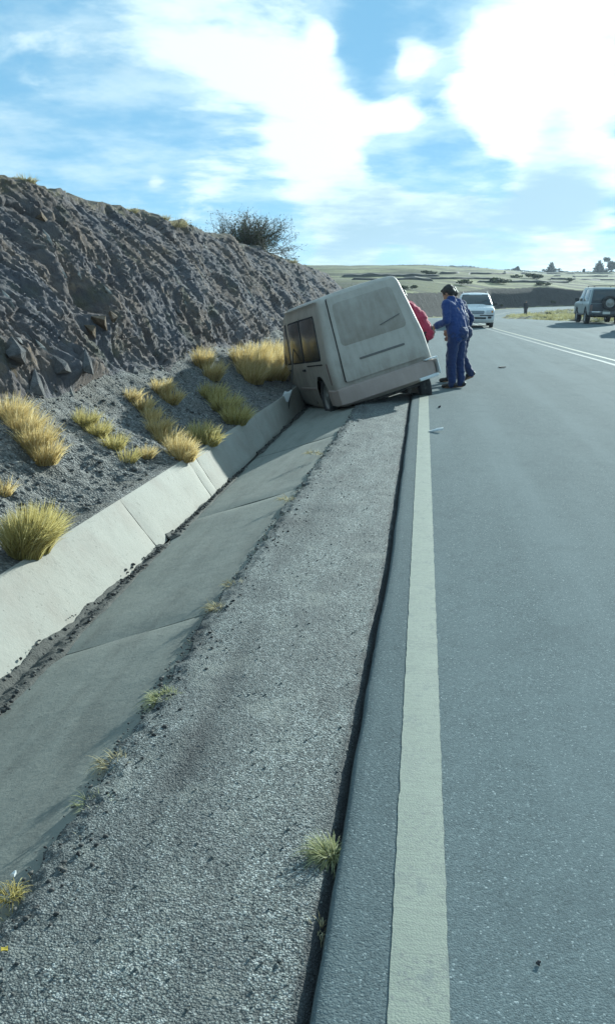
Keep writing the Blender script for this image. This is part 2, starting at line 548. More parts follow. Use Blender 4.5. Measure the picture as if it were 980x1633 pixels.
# terrain with dry grass fields
m, t = new_mat('dry_fields')
sx = t.mapping(t.pos, scale=(0.014, 0.050, 0.05))
f1 = t.noise(sx, 1.0, 6, 0.62, 0.6)
f2 = t.noise(t.mapping(t.pos, scale=(0.10, 0.20, 0.1)), 1.0, 6, 0.65)
f3 = t.noise(t.pos, 1.6, 6, 0.7)
c = t.ramp(f1, [(0.32, (0.065, 0.07, 0.042)), (0.42, (0.17, 0.175, 0.085)), (0.50, (0.36, 0.35, 0.18)), (0.56, (0.12, 0.12, 0.07)), (0.64, (0.32, 0.31, 0.19)), (0.74, (0.15, 0.14, 0.10))])
c = t.mix(t.math('MULTIPLY', t.smooth(f2, 0.5, 0.62), 0.7), c, (0.09, 0.09, 0.07))
f4 = t.noise(t.mapping(t.pos, scale=(0.02, 0.12, 0.1), loc=(3, 3, 0)), 1.0, 5, 0.6)
c = t.mix(t.math('MULTIPLY', t.smooth(f4, 0.54, 0.62), 0.75), c, (0.085, 0.08, 0.075))
c = t.mix(t.math('MULTIPLY', t.smooth(f3, 0.3, 0.7), 0.5), t.mix(0.4, c, (0.07, 0.07, 0.045)), c)
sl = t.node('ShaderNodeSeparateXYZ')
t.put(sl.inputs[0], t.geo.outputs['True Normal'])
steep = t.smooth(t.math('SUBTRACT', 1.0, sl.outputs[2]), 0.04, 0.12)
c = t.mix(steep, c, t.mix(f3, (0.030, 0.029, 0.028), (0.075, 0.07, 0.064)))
setp(t, col=c, rough=0.95, spec=0.1, nrm=t.bump(f3, 0.8, 0.25))

# vegetation
def grass_mat(name, stops, transl=0.35):
    m, t = new_mat(name)
    at = t.node('ShaderNodeAttribute', attribute_name='rnd')
    c = t.ramp(at.outputs['Fac'], stops)
    setp(t, col=c, rough=0.7, spec=0.2)
    tr = t.node('ShaderNodeBsdfTranslucent')
    t.put(tr.inputs[0], c)
    mx = t.node('ShaderNodeMixShader')
    mx.inputs[0].default_value = transl
    t.l.new(t.b.outputs[0], mx.inputs[1])
    t.l.new(tr.outputs[0], mx.inputs[2])
    t.l.new(mx.outputs[0], t.out.inputs[0])
    return m


grass_mat('straw_golden', [(0, (0.24, 0.17, 0.06)), (0.35, (0.50, 0.38, 0.15)), (0.75, (0.66, 0.53, 0.26)), (1, (0.76, 0.68, 0.44))], 0.5)
grass_mat('straw_green', [(0, (0.17, 0.14, 0.05)), (0.4, (0.42, 0.35, 0.12)), (0.8, (0.56, 0.49, 0.21)), (1, (0.68, 0.62, 0.36))], 0.5)
grass_mat('straw_pale', [(0, (0.16, 0.13, 0.07)), (0.5, (0.40, 0.35, 0.20)), (1, (0.60, 0.55, 0.36))])
grass_mat('weed_green', [(0, (0.17, 0.18, 0.08)), (0.5, (0.38, 0.39, 0.20)), (1, (0.55, 0.55, 0.36))])
grass_mat('verge_straw', [(0, (0.14, 0.12, 0.05)), (0.5, (0.38, 0.34, 0.16)), (1, (0.56, 0.52, 0.28))], 0.25)
grass_mat('leaf_dark', [(0, (0.025, 0.035, 0.018)), (0.6, (0.06, 0.075, 0.035)), (1, (0.11, 0.12, 0.06))], 0.2)
simple('bark', (0.085, 0.075, 0.062), 0.9, var=0.3, scale=15, bump=0.4)
simple('field_stone', (0.09, 0.088, 0.08), 0.95, var=0.4, scale=3, bump=0.6, bscale=8)

# vehicles
def car_paint(name, col, dust, dust_amt, rough=0.35, height=(0.2, 1.1), coat=0.3):
    """paint with road dust settling on it (thicker low down, blotchy)"""
    m, t = new_mat(name)
    sp = t.node('ShaderNodeSeparateXYZ')
    t.put(sp.inputs[0], t.co)
    low = t.math('SUBTRACT', 1.0, t.smooth(sp.outputs[2], height[0], height[1]))
    n = t.noise(t.co, 3.0, 7, 0.65)
    s = t.noise(t.mapping(t.co, scale=(3, 3, 0.6)), 5.0, 6, 0.6)
    f = t.math('ADD', t.math('MULTIPLY', low, 0.35), t.math('ADD', t.math('MULTIPLY', n, 0.6), t.math('MULTIPLY', s, 0.4)))
    f = t.math('MULTIPLY', t.smooth(f, 0.35, 0.95), dust_amt, clamp=True)
    c = t.mix(f, col, dust)
    c = t.mix(t.math('MULTIPLY', t.smooth(t.noise(t.mapping(t.co, loc=(4, 2, 8)), 18, 5, 0.7), 0.58, 0.75), 0.25 * dust_amt), c, tuple(x * 0.55 for x in dust))
    r = t.math('ADD', rough, t.math('MULTIPLY', f, 0.45), clamp=True)
    setp(t, col=c, rough=r, spec=0.5, coat=coat * (1 - 0.8 * min(1, dust_amt)))
    return m


car_paint('van_paint', (0.45, 0.41, 0.355), (0.255, 0.218, 0.18), 0.97, 0.55)
car_paint('van_bumper_paint', (0.44, 0.35, 0.31), (0.33, 0.26, 0.225), 0.9, 0.5)
car_paint('van_dusty_glass', (0.41, 0.375, 0.325), (0.255, 0.218, 0.18), 0.97, 0.6, (0.2, 2.6), 0.0)
car_paint('white_paint', (0.80, 0.80, 0.79), (0.45, 0.42, 0.37), 0.35, 0.25)
car_paint('suv_paint', (0.22, 0.27, 0.28), (0.30, 0.28, 0.24), 0.5, 0.3)
car_paint('suv_shaded_paint', (0.035, 0.045, 0.06), (0.14, 0.14, 0.14), 0.35, 0.3)  # darker copy of the body paint: shade of the car's rear put into colour
car_paint('van_trim', (0.09, 0.085, 0.08), (0.19, 0.168, 0.145), 0.9, 0.5)
car_paint('lamp_red', (0.16, 0.085, 0.075), (0.195, 0.165, 0.148), 0.95, 0.4)
simple('chip_highlight_white', (0.68, 0.70, 0.70), 0.5, var=0.1, dirt=(0.35, 0.33, 0.3), dirt_amt=0.25, scale=14)  # chipped white that also carries the bumper's highlight in its colour
simple('rubber', (0.028, 0.028, 0.030), 0.85, var=0.3, dirt=(0.14, 0.13, 0.115), dirt_amt=0.3, bump=0.3, bscale=90)
simple('black_plastic', (0.022, 0.022, 0.024), 0.55, var=0.2, dirt=(0.12, 0.11, 0.10), dirt_amt=0.25)
simple('seam', (0.012, 0.012, 0.013), 0.9)
simple('rim_steel', (0.34, 0.34, 0.33), 0.45, 0.7, dirt=(0.2, 0.18, 0.15), dirt_amt=0.5)
simple('chrome', (0.65, 0.66, 0.68), 0.2, 1.0)
simple('underbody', (0.03, 0.028, 0.026), 0.9, dirt=(0.12, 0.105, 0.09), dirt_amt=0.5)
simple('lamp_clear', (0.60, 0.62, 0.63), 0.1, 0.0, 0.8)
simple('lamp_amber', (0.55, 0.22, 0.03), 0.2, 0.0, 0.6)
simple('plate_white', (0.62, 0.62, 0.58), 0.5)
m, t = new_mat('glass_dark')
n = t.noise(t.co, 4, 6, 0.6)
setp(t, col=t.mix(t.smooth(n, 0.4, 0.8), (0.012, 0.014, 0.018), (0.07, 0.068, 0.064)), rough=t.math('ADD', 0.08, t.math('MULTIPLY', n, 0.25)), spec=0.6)
m, t = new_mat('glass_car')
n = t.noise(t.co, 5, 6, 0.6)
setp(t, col=t.mix(n, (0.02, 0.028, 0.032), (0.06, 0.07, 0.075)), rough=0.06, spec=0.7)

# cloth and skin
def cloth(name, c1, c2, rough=0.85):
    m, t = new_mat(name)
    n = t.noise(t.co, 7, 5, 0.6)
    wv = t.noise(t.co, 220, 2, 0.5)
    setp(t, col=t.mix(n, c1, c2), rough=rough, spec=0.25, sheen=0.2, nrm=t.bump(t.math('ADD', t.noise(t.mapping(t.co, scale=(1, 1, 0.5)), 13, 4, 0.6), t.math('MULTIPLY', wv, 0.1)), 0.7, 0.03))
    return m


cloth('jacket_blue', (0.016, 0.034, 0.135), (0.030, 0.062, 0.22))
cloth('trousers_blue', (0.014, 0.025, 0.085), (0.026, 0.046, 0.145))
cloth('jacket_navy', (0.014, 0.026, 0.09), (0.024, 0.046, 0.14))
cloth('trousers_navy', (0.016, 0.024, 0.07), (0.03, 0.045, 0.12))
cloth('jacket_red', (0.42, 0.035, 0.075), (0.58, 0.07, 0.12))
cloth('trousers_dark', (0.020, 0.022, 0.028), (0.04, 0.042, 0.05))
cloth('jacket_dark', (0.018, 0.02, 0.026), (0.035, 0.038, 0.046))
simple('shoe_dark', (0.022, 0.02, 0.02), 0.6, var=0.3)
simple('hair_black', (0.012, 0.010, 0.009), 0.6, var=0.3, scale=60, bump=0.6, bscale=120)
simple('skin', (0.30, 0.17, 0.11), 0.55, var=0.08, scale=20)
simple('eye_dark', (0.02, 0.015, 0.012), 0.2)
simple('lip', (0.24, 0.10, 0.08), 0.5)
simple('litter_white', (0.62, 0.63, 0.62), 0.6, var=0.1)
simple('litter_dark', (0.03, 0.03, 0.032), 0.8, var=0.3)
simple('wood_dark', (0.03, 0.027, 0.025), 0.8, var=0.3)
simple('leaf_yellow', (0.50, 0.36, 0.03), 0.7, var=0.15)

# ------------------------------------------------------------------ layout curves
GROOVE = lambda Y: np.interp(Y, [-30, 1.5, 3, 5, 14, 20, 30, 40, 52, 70, 85], [-.205, -.20, -.185, -.15, -.15, -.16, -.35, -.6, -.75, -.5, .6])
SH_EDGE = lambda Y: np.interp(Y, [-30, 4, 10, 16, 60], [-1.07, -1.05, -.95, -.93, -1.3])
D_BOT = lambda Y: np.interp(Y, [-30, 20, 60], [-2.0, -1.97, -2.3])
W_TOP = lambda Y: np.interp(Y, [-30, 3, 13, 20, 60], [-2.38, -2.36, -2.10, -2.12, -2.45])
DIP = lambda Y: np.interp(Y, [-100, 50, 60, 75, 95, 104, 125, 150, 9000], [0, 0, -.12, -.5, -.93, -.95, -.5, 0, 0])
LEFT = np.array([(-.205, -30), (-.2, 1.5), (-.185, 3), (-.15, 5), (-.15, 14), (-.16, 20), (-.35, 30), (-.6, 40), (-.75, 52), (-.5, 70), (.6, 85), (3.2, 102), (9, 121), (16, 131.5), (28, 140), (46, 147), (90, 156), (240, 175)])
RIGHT = np.array([(10.5, -30), (10.5, 1.5), (10.5, 3), (10.5, 5), (10.5, 14), (10.5, 20), (10.5, 30), (10.4, 43), (9.6, 50), (7.0, 60), (7.1, 78), (8.2, 99), (12, 110.5), (18, 120), (29, 129), (47, 137), (90, 146), (240, 164)])
EMB = np.array([(-400, 88), (-8, 90), (-2, 92), (0, 97), (3.2, 105), (9, 124), (16, 134.5), (28, 143), (46, 150), (90, 160), (240, 180), (2000, 300)])


def terrain(X, Y):
    X = np.asarray(X, float); Y = np.asarray(Y, float)
    z = DIP(Y) - 0.07
    tt = Y - np.interp(X, EMB[:, 0], EMB[:, 1])
    hb = np.interp(X, [-400, -10, 18, 30, 45, 2000], [2.2, 2.4, 2.7, 1.6, .5, .5]) + 0.25 * perlin(X * .12, Y * .05, 3)
    z = z + hb * sstep(0.3, 3.6, tt)
    crest = 11.5 + 0.006 * X + 0.5 * perlin(X * .008, 3.1, 0)
    up = crest * np.clip((tt - 3) / 330, 0, 1) ** 0.85
    up = up + np.where(tt > 3, (fbm(X * .02, Y * .035, 1, 3) * .9) * sstep(3, 60, tt) * (1 - sstep(300, 350, tt)), 0)
    up = np.where(tt > 333, up - (tt - 333) * 0.012, up)
    z = z + up
    inner = (X > np.interp(Y, RIGHT[:, 1], RIGHT[:, 0]) + .3) & (tt < 0)
    z = z + np.where(inner, 0.10 + 0.22 * np.abs(fbm(X * .25, Y * .25, 8, 4)), 0)
    low = (1 - sstep(9.2, 10.4, X)) * (1 - sstep(56, 66, Y)) * sstep(-70, -30, X)
    return z * (1 - low) + (-0.85) * low


def strip_rows(y0, y1, k, ymin=0.8):
    ys = [y0]
    while ys[-1] < y1:
        ys.append(ys[-1] + max(k * max(ys[-1], ymin), k * ymin))
    ys[-1] = y1
    return np.array(ys)


# ------------------------------------------------------------------ ground sheet
gx = np.concatenate([np.linspace(-2500, -120, 24), np.linspace(-110, -22, 40), np.linspace(-20, 60, 150), np.linspace(61.5, 260, 110), np.linspace(270, 2600, 34)])
gy = np.concatenate([np.linspace(-600, -40, 12), np.linspace(-35, 44, 40), np.linspace(45, 170, 230), np.linspace(171, 500, 150), np.linspace(520, 3000, 26)])
GX, GY = np.meshgrid(gx, gy)
GZ = terrain(GX, GY)
ground = mesh_np('ground', np.stack([GX, GY, GZ], -1), grid_faces(len(gy), len(gx)), MATS['dry_fields'])
tag(ground, 'dry grass terrain with fields rising to a low ridge', kind='structure')

# ------------------------------------------------------------------ road
def road_frac(n_sub=26):
    """rows of (left, right) points following both edges"""
    rows = []
    for i in range(len(LEFT) - 1):
        n = 4 if LEFT[i, 1] < 0 else n_sub
        for k in range(n):
            f = k / n
            rows.append((LEFT[i] * (1 - f) + LEFT[i + 1] * f, RIGHT[i] * (1 - f) + RIGHT[i + 1] * f))
    rows.append((LEFT[-1], RIGHT[-1]))
    return rows


rows = road_frac()
V = []
lipo = [(-0.010, -0.12), (-0.003, -0.055), (0.002, -0.022), (0.008, -0.008), (0.020, -0.002), (0.05, 0.0)]
fr = np.concatenate([[0, .009, .013], np.linspace(.03, 1, 20)])
for (L_, R_) in rows:
    d = R_ - L_
    ln = np.linalg.norm(d); d = d / ln
    nz = perlin(L_[1] * 3.0, 0.5) * 0.006 + perlin(L_[1] * 11.0, 4.5) * 0.003
    for (o, z) in lipo:
        p = L_ + d * (o + nz)
        V.append((p[0], p[1], DIP(p[1]) + z))
    for f in fr[1:]:
        p = L_ + d * (0.05 + (ln - 0.05) * f)
        V.append((p[0], p[1], DIP(p[1]) + (0 if f < 1 else -0.03)))
NR = len(lipo) + len(fr) - 1
road = mesh_np('road', V, grid_faces(len(rows), len(lipo) + len(fr) - 1), MATS['asphalt'])
vattr(road, 'edge', np.tile(np.array([1.0] * len(lipo) + [1.0, .25] + [0.0] * (NR - len(lipo) - 2)), len(rows)))
tag(road, 'grey asphalt carriageway running away from the camera and bending right', kind='structure')


def ribbon(name, pts, w0, w1, mat, z=0.0028, amp=0.004):
    """painted line between lateral offsets w0..w1 of a polyline (x right of travel)"""
    P = np.asarray(pts, float)
    s = [0.0]
    for a, b in zip(P[:-1], P[1:]):
        s.append(s[-1] + np.linalg.norm(b - a))
    ss = []
    q = 0.0
    while q < s[-1]:
        ss.append(q)
        q += 0.025 if q < 12 else 0.08 if q < 40 else 0.6
    ss = np.array(ss + [s[-1]])
    x = np.interp(ss, s, P[:, 0]); y = np.interp(ss, s, P[:, 1])
    tx, ty = np.gradient(x), np.gradient(y)
    l = np.hypot(tx, ty); nx, ny = ty / l, -tx / l
    cols = []
    for k, wd in enumerate((w0, w0 + .25 * (w1 - w0), w0 + .75 * (w1 - w0), w1)):
        o = wd + (amp * (perlin(ss * 9, k * 5.0, 1) + .8 * perlin(ss * 30, k * 5.0, 2)) if k in (0, 3) else 0)
        cols.append(np.stack([x + nx * o, y + ny * o, DIP(y + ny * o) + z], -1))
    A = np.stack(cols, 1)
    return mesh_np(name, A, grid_faces(len(ss), 4), MATS[mat])


edge_pts = [(0.035, -6), (0.035, 14), (0.03, 20), (-.15, 30), (-.4, 40), (-.55, 52), (-.3, 70), (.8, 85), (3.4, 101.5), (9.2, 120)]
tag(ribbon('edge_line', edge_pts, -0.066, 0.066, 'line_paint'), 'solid pale edge line along the left of the road', kind='structure')
ctr = [(5.6, -6), (5.3, 5), (4.95, 12), (4.39, 21.4), (4.14, 24.6), (3.13, 39.8), (2.85, 48), (2.8, 60), (3.5, 80), (6.0, 98), (10.4, 114), (17, 125.5), (29, 134.5), (47, 142), (90, 151)]
tag(ribbon('centre_line', ctr, -0.06, 0.06, 'centre_paint', amp=.008), 'pale centre line crossing the road to the right', kind='structure')
tag(ribbon('faded_centre_line', ctr, -0.42, -0.30, 'worn_line_paint', amp=.012), 'faded second centre line beside the brighter one', kind='structure')

# ------------------------------------------------------------------ shoulder (coarse chip seal)
ys = strip_rows(-4, 60, 0.0045, 1.0)
nc = 120
U_ = np.linspace(0, 1, nc)[None, :]
Yg = np.repeat(ys[:, None], nc, 1)
xe = SH_EDGE(ys) + 0.05 * fbm(ys * 1.6, 2.2, 0, 4) + 0.035 * fbm(ys * 7, 7.2, 0, 4)
xr = GROOVE(ys) + 0.03
Xg = xr[:, None] + (xe - xr)[:, None] * U_
fade = np.clip(1.3 - Yg / 20, 0.15, 1)
zc = -0.034 - 0.022 * U_ - 0.030 * (1 - sstep(0.02, 0.07, U_ + 0.012 * fbm(Yg * 6, 3.3, 0, 3))) + 0.0035 * fbm(Xg * 4, Yg * 3, 1, 3) + (0.0025 * fbm(Xg * 60, Yg * 60, 5, 2)) * fade
rough_edge = sstep(0.80, 0.97, U_)
zc = zc + rough_edge * (0.009 * fbm(Xg * 9, Yg * 9, 2, 4) + 0.002)
slabz = -0.062 + (Xg - SH_EDGE(Yg) - 0.10) * ((-0.062 + 0.415) / (SH_EDGE(Yg) + 0.10 - D_BOT(Yg)))
zc = np.minimum(zc, slabz + 0.016 + 0.010 * fbm(Xg * 12, Yg * 12, 4, 3))
zc = zc - 0.10 * sstep(0.985, 1.0, U_)
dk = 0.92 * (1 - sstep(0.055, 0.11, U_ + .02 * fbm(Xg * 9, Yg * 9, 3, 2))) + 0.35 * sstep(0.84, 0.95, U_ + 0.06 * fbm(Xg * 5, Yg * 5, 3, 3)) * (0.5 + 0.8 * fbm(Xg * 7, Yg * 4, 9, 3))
rut = np.exp(-((Xg + 0.78 - 0.05 * perlin(Yg * .5, 3.0)) / 0.05) ** 2) * np.clip(perlin(Yg * .45, 8.8) + .25, 0, 1)
zc = zc - 0.010 * rut
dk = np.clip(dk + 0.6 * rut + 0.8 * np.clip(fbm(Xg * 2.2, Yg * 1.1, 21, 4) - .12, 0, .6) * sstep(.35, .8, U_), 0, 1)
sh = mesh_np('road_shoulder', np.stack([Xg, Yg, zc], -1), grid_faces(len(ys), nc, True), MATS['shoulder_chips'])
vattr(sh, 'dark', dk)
tag(sh, 'coarse grey chip-seal shoulder with a crumbling edge', kind='structure')

# ------------------------------------------------------------------ concrete ditch
ditch = empty('concrete_ditch', (0, 0, 0))
tag(ditch, 'concrete lined V-shaped roadside ditch', kind='structure')


def ditch_sec(Y):
    """(x,z) of shoulder lip, upper slope, bottom, wall foot, wall top"""
    return (SH_EDGE(Y) + 0.16, -0.055), (D_BOT(Y), -0.42), (W_TOP(Y), -0.035)


def slab(name, y0, y1, a_fun, b_fun, thick, mat, n=24, m_=14, amp=0.006):
    yy = np.linspace(y0, y1, n)
    top, bot = [], []
    for i, Y in enumerate(yy):
        a = np.array(a_fun(Y)); b = np.array(b_fun(Y))
        d = b - a; nn = np.array([d[1], -d[0]]); nn /= np.linalg.norm(nn)
        if nn[1] < 0: nn = -nn
        for j in range(m_):
            f = j / (m_ - 1)
            p = a + d * f
            e = min(i, n - 1 - i, j, m_ - 1 - j)
            off = -0.010 if e == 0 else 0.0
            off += amp * float(perlin(Y * 1.3, f * 3 + y0, 5)) + 0.012 * (f * (1 - f)) * -1
            top.append((p[0] + nn[0] * off, Y, p[1] + nn[1] * off))
            bot.append((p[0] - nn[0] * thick, Y, p[1] - nn[1] * thick))
    nv = n * m_
    faces = [tuple(q) for q in grid_faces(n, m_).tolist()]
    faces += [tuple(x + nv for x in q[::-1]) for q in grid_faces(n, m_).tolist()]
    ringi = [j for j in range(m_)] + [i * m_ + m_ - 1 for i in range(1, n)] + [(n - 1) * m_ + j for j in range(m_ - 2, -1, -1)] + [i * m_ for i in range(n - 2, 0, -1)]
    for q in range(len(ringi)):
        a_, b_ = ringi[q], ringi[(q + 1) % len(ringi)]
        faces.append((a_, a_ + nv, b_ + nv, b_))
    bm = bmesh.new()
    vs = [bm.verts.new(v) for v in top + bot]
    for f in faces:
        bm.faces.new([vs[k] for k in f])
    return bm_obj(name, bm, MATS[mat], ditch, True, 40)


GAP = 0.013
wj = [-3.5, -0.5, 3.3, 6.42, 8.22, 8.47, 11.35, 14.4, 17.4, 20.4, 23.4, 26.4, 29.4, 32.4, 35.4, 38.4, 41.4, 44.4, 47.4, 50.4, 53.4, 56.4]
for a, b in zip(wj[:-1], wj[1:]):
    slab('wall_slab', a + GAP / 2, b - GAP / 2, lambda Y: (D_BOT(Y), -0.42), lambda Y: (W_TOP(Y), -0.035), 0.12, 'concrete_wall', n=max(4, int((b - a) * 9)))
sj = [-3.5, 1.25, 4.25, 7.3, 10.3, 13.3, 16.3, 19.3, 22.3, 25.3, 28.3, 31.3, 34.3, 37.3, 40.3, 43.3, 46.3, 49.3, 52.3, 56.4]
for a, b in zip(sj[:-1], sj[1:]):
    slab('slope_slab', a + GAP / 2, b - GAP / 2, lambda Y: (D_BOT(Y) + 0.012, -0.415), lambda Y: (SH_EDGE(Y) + 0.10, -0.062), 0.10, 'concrete_slope', n=max(4, int((b - a) * 8)))
# soil bed under the slabs, showing dark in the joints
yy = np.linspace(-3.5, 58, 80)
B = []
for Y in yy:
    B += [(W_TOP(Y) - 0.06, Y, -0.10), (W_TOP(Y) + 0.03, Y, -0.17), (D_BOT(Y), Y, -0.50), (SH_EDGE(Y) + 0.2, Y, -0.115), (SH_EDGE(Y) + 0.6, Y, -0.12)]
bed = mesh_np('joint_filler', B, grid_faces(len(yy), 5), MATS['dark_soil'], ditch)

# ------------------------------------------------------------------ stones helper
def stone_shape(seed, flat=0.7):
    bm = bmesh.new()
    bmesh.ops.create_icosphere(bm, subdivisions=1, radius=1)
    r = np.random.default_rng(seed)
    for v in bm.verts:
        v.co *= 0.75 + 0.5 * r.random()
        v.co.z *= flat
    V = np.array([v.co[:] for v in bm.verts]); bm.verts.index_update()
    F_ = np.array([[v.index for v in f.verts] for f in bm.faces])
    bm.free()
    return V, F_


STONES = [stone_shape(s, f) for s, f in ((1, .7), (2, .55), (3, .8), (4, .5))]


def scatter_stones(name, P, size, mat, parent=None, label=None, seed=0, sink=0.25):
    """P (n,3); one joined mesh of many loose stones"""
    r = np.random.default_rng(seed)
    n = len(P)
    V, F_ = [], []
    base = 0
    which = r.integers(0, len(STONES), n)
    for k, (sv, sf) in enumerate(STONES):
        idx = np.where(which == k)[0]
        if not len(idx): continue
        a = r.random(len(idx)) * 6.283
        e = (r.random(len(idx)) - .5) * 0.9
        sc = size[idx]
        asp = np.stack([0.8 + .7 * r.random(len(idx)), 0.7 + .5 * r.random(len(idx)), np.ones(len(idx))], -1)
        q = sv[None] * asp[:, None, :] * sc[:, None, None]
        ce, se = np.cos(e)[:, None], np.sin(e)[:, None]
        y2 = q[..., 1] * ce - q[..., 2] * se
        z2 = q[..., 1] * se + q[..., 2] * ce
        ca, sa = np.cos(a)[:, None], np.sin(a)[:, None]
        q = np.stack([q[..., 0] * ca - y2 * sa, q[..., 0] * sa + y2 * ca, z2], -1)
        q = q + P[idx][:, None, :] + np.array([0, 0, 1.0]) * (sc * (0.5 - sink))[:, None, None]
        V.append(q.reshape(-1, 3))
        F_.append((sf[None] + (np.arange(len(idx)) * len(sv))[:, None, None] + base).reshape(-1, 3))
        base += len(idx) * len(sv)
    o = mesh_np(name, np.concatenate(V), np.concatenate(F_), MATS[mat], parent, False)
    o['kind'] = 'stuff'
    if label: o['label'] = label
    return o


# debris along the ditch bottom
n = 2600
Yd = 0.8 + 14 * rng.random(n) ** 1.5
wd = np.interp(Yd, [0, 3, 4.2, 5.5, 7, 8.4, 10, 15], [.12, .115, .10, .065, .045, .035, .04, .05]) * (1 + 0.5 * fbm(Yd * 1.3, 4.4, 0, 3))
keep = perlin(Yd * 1.7, 9.3) > np.interp(Yd, [0, 4.5, 6, 15], [-1, -1, -.25, -.1])
off = np.clip(rng.normal(size=n) * .42, -.75, 1.1) * wd
Xd = D_BOT(Yd) + 0.03 + off
zd = np.where(Xd > D_BOT(Yd), -0.42 + (Xd - D_BOT(Yd)) * 0.38, -0.42 + (D_BOT(Yd) - Xd) * 1.1) + 0.012
P = np.stack([Xd, Yd, zd], -1)[keep]
scatter_stones('ditch_gravel', P, 0.004 + 0.011 * rng.random(len(P)) ** 2.2, 'dark_stones', None, 'dark gravel and soil washed along the ditch bottom', 3)
# low soil ridge underneath that gravel
yy = strip_rows(0.5, 15, 0.006, 1.0)
hw = np.interp(yy, [0, 3, 4.2, 5.5, 7, 8.4, 10, 15], [.11, .105, .085, .055, .035, .025, .03, .04]) * (1 + 0.6 * fbm(yy * 1.7, 1.4, 0, 4)) * (perlin(yy * 1.7, 9.3) > np.interp(yy, [0, 4.5, 6, 15], [-1, -1, -.3, -.1]))
hw = np.maximum(hw, 0.004)
S = np.linspace(-1, 1, 15)
A = []
for Y, h_ in zip(yy, hw):
    x = D_BOT(Y) + 0.03 + S * h_ * 1.25
    floor = np.where(x > D_BOT(Y), -0.425 + (x - D_BOT(Y)) * 0.36, -0.42 + (D_BOT(Y) - x) * 1.05)
    z = floor + (1 - S ** 2) * min(0.035, h_ * 0.35) * (1 + .5 * fbm(x * 18, Y * 18, 0, 3)) - 0.012 * (np.abs(S) > .95) + 0.004
    A.append(np.stack([x, np.full(15, Y), z], -1))
tag(mesh_np('ditch_silt', np.array(A), grid_faces(len(yy), 15), MATS['dark_soil']), 'dark silt lying along the bottom of the ditch', kind='stuff')

# crumbs of broken asphalt along the shoulder edge
n = 1500
Ye = 1.2 + 12 * rng.random(n) ** 1.6
Xe = SH_EDGE(Ye) + 0.03 + np.abs(rng.normal(size=n)) * 0.09 - 0.05
ze = np.minimum(-0.056, -0.062 + (Xe - SH_EDGE(Ye) - .10) * .36 + .008)
scatter_stones('asphalt_crumbs', np.stack([Xe, Ye, ze + .004], -1), 0.003 + 0.007 * rng.random(n) ** 3, 'dark_stones', None, 'dark crumbs of broken asphalt along the shoulder edge', 5)
n = 1400
Ye = 1.1 + 9 * rng.random(n) ** 1.9
ue = rng.random(n)
Xe = GROOVE(Ye) - 0.02 + (SH_EDGE(Ye) - GROOVE(Ye) + .05) * ue
scatter_stones('shoulder_gravel', np.stack([Xe, Ye, -0.034 - .02 * ue], -1), 0.0018 + 0.0038 * rng.random(n) ** 2, 'chips', None, 'loose grey chippings lying on the shoulder', 6)

# ------------------------------------------------------------------ bank: scree and rock cutting
def bank_base(Y):
    Y = np.asarray(Y, float)
    end = 1 - sstep(49.5, 58, Y)
    ztoe = (0.52 + 0.20 * perlin(Y * .55, 2.5) + 0.10 * perlin(Y * 1.7, 6.1)) * (0.15 + .85 * end)
    xtoe = -3.45 - 0.25 * perlin(Y * .4, 9.7)
    zcr = np.interp(Y, [-6, 11, 12, 22, 30.6, 40, 48.5, 52, 62], [2.86, 2.90, 2.92, 2.95, 2.78, 2.66, 2.54, 2.0, 0.6])
    zcr = zcr * (0.1 + .9 * end) - 0.35 * (1 - end)
    return xtoe, ztoe, zcr, end


ys = np.concatenate([strip_rows(-3, 5.6, 0.012, 2.0)[:-1], strip_rows(5.6, 60, 0.0026, 5.6)])
n_s, n_r, n_t = 46, 190, 40
xt, zt, zcr, endf = bank_base(ys)
P0 = np.stack([W_TOP(ys) - 0.02, np.full(len(ys), -0.05)], -1)
P1 = np.stack([xt, zt], -1)
P2 = np.stack([np.full(len(ys), -5.2), zcr], -1)
P3 = np.stack([np.full(len(ys), -7.5), zcr + .10], -1)
P4 = np.stack([np.full(len(ys), -40.0), zcr + .8 * endf], -1)
segs = []
f = np.linspace(0, 1, n_s, endpoint=False)[None, :, None]
scr = P0[:, None] * (1 - f) + P1[:, None] * f
scr[..., 1] -= 0.10 * np.sin(f[..., 0] * math.pi)          # concave fan
f = np.linspace(0, 1, n_r, endpoint=False)[None, :, None]
rk = P1[:, None] * (1 - f) + P2[:, None] * f
g = f[..., 0]
rk[..., 0] += 0.10 * np.sin(g * math.pi) - 0.18 * g ** 6 * 0
f1_ = np.linspace(0, 1, n_t // 2, endpoint=False)[None, :, None]
t1 = P2[:, None] * (1 - f1_) + P3[:, None] * f1_
f2_ = np.linspace(0, 1, n_t // 2)[None, :, None] ** 1.6
t2 = P3[:, None] * (1 - f2_) + P4[:, None] * f2_
SEC = np.concatenate([scr, rk, t1, t2], 1)
nrow, ncol = SEC.shape[:2]
YY = np.repeat(ys[:, None], ncol, 1)
up = np.cumsum(np.concatenate([np.zeros((nrow, 1)), np.hypot(*np.moveaxis(np.diff(SEC, axis=1), -1, 0))], 1), 1)
kk = np.arange(ncol)[None, :]
rockm = sstep(n_s - 4, n_s + 10, kk + 6 * perlin(YY * 3.0, 1.5)) * (1 - sstep(n_s + n_r - 10, n_s + n_r + 6, kk))
topm = sstep(n_s + n_r - 14, n_s + n_r, kk + 14 * fbm(YY * .8, up, 4, 3))
a_ = YY * 0.91 + up * 0.42
b_ = -YY * 0.42 + up * 0.91
wob = 0.5 * fbm(YY * .7, up * .7, 3, 3)
e1, r1 = cells(a_ * 1.5 + wob, b_ * 0.55 + wob * .4)
e2, r2 = cells(a_ * 4.2 + wob * 2 + 31, b_ * 1.6 + wob + 17)
e3, r3 = cells(a_ * 10 + wob * 3 + 5, b_ * 4.2 + wob * 2 + 57)
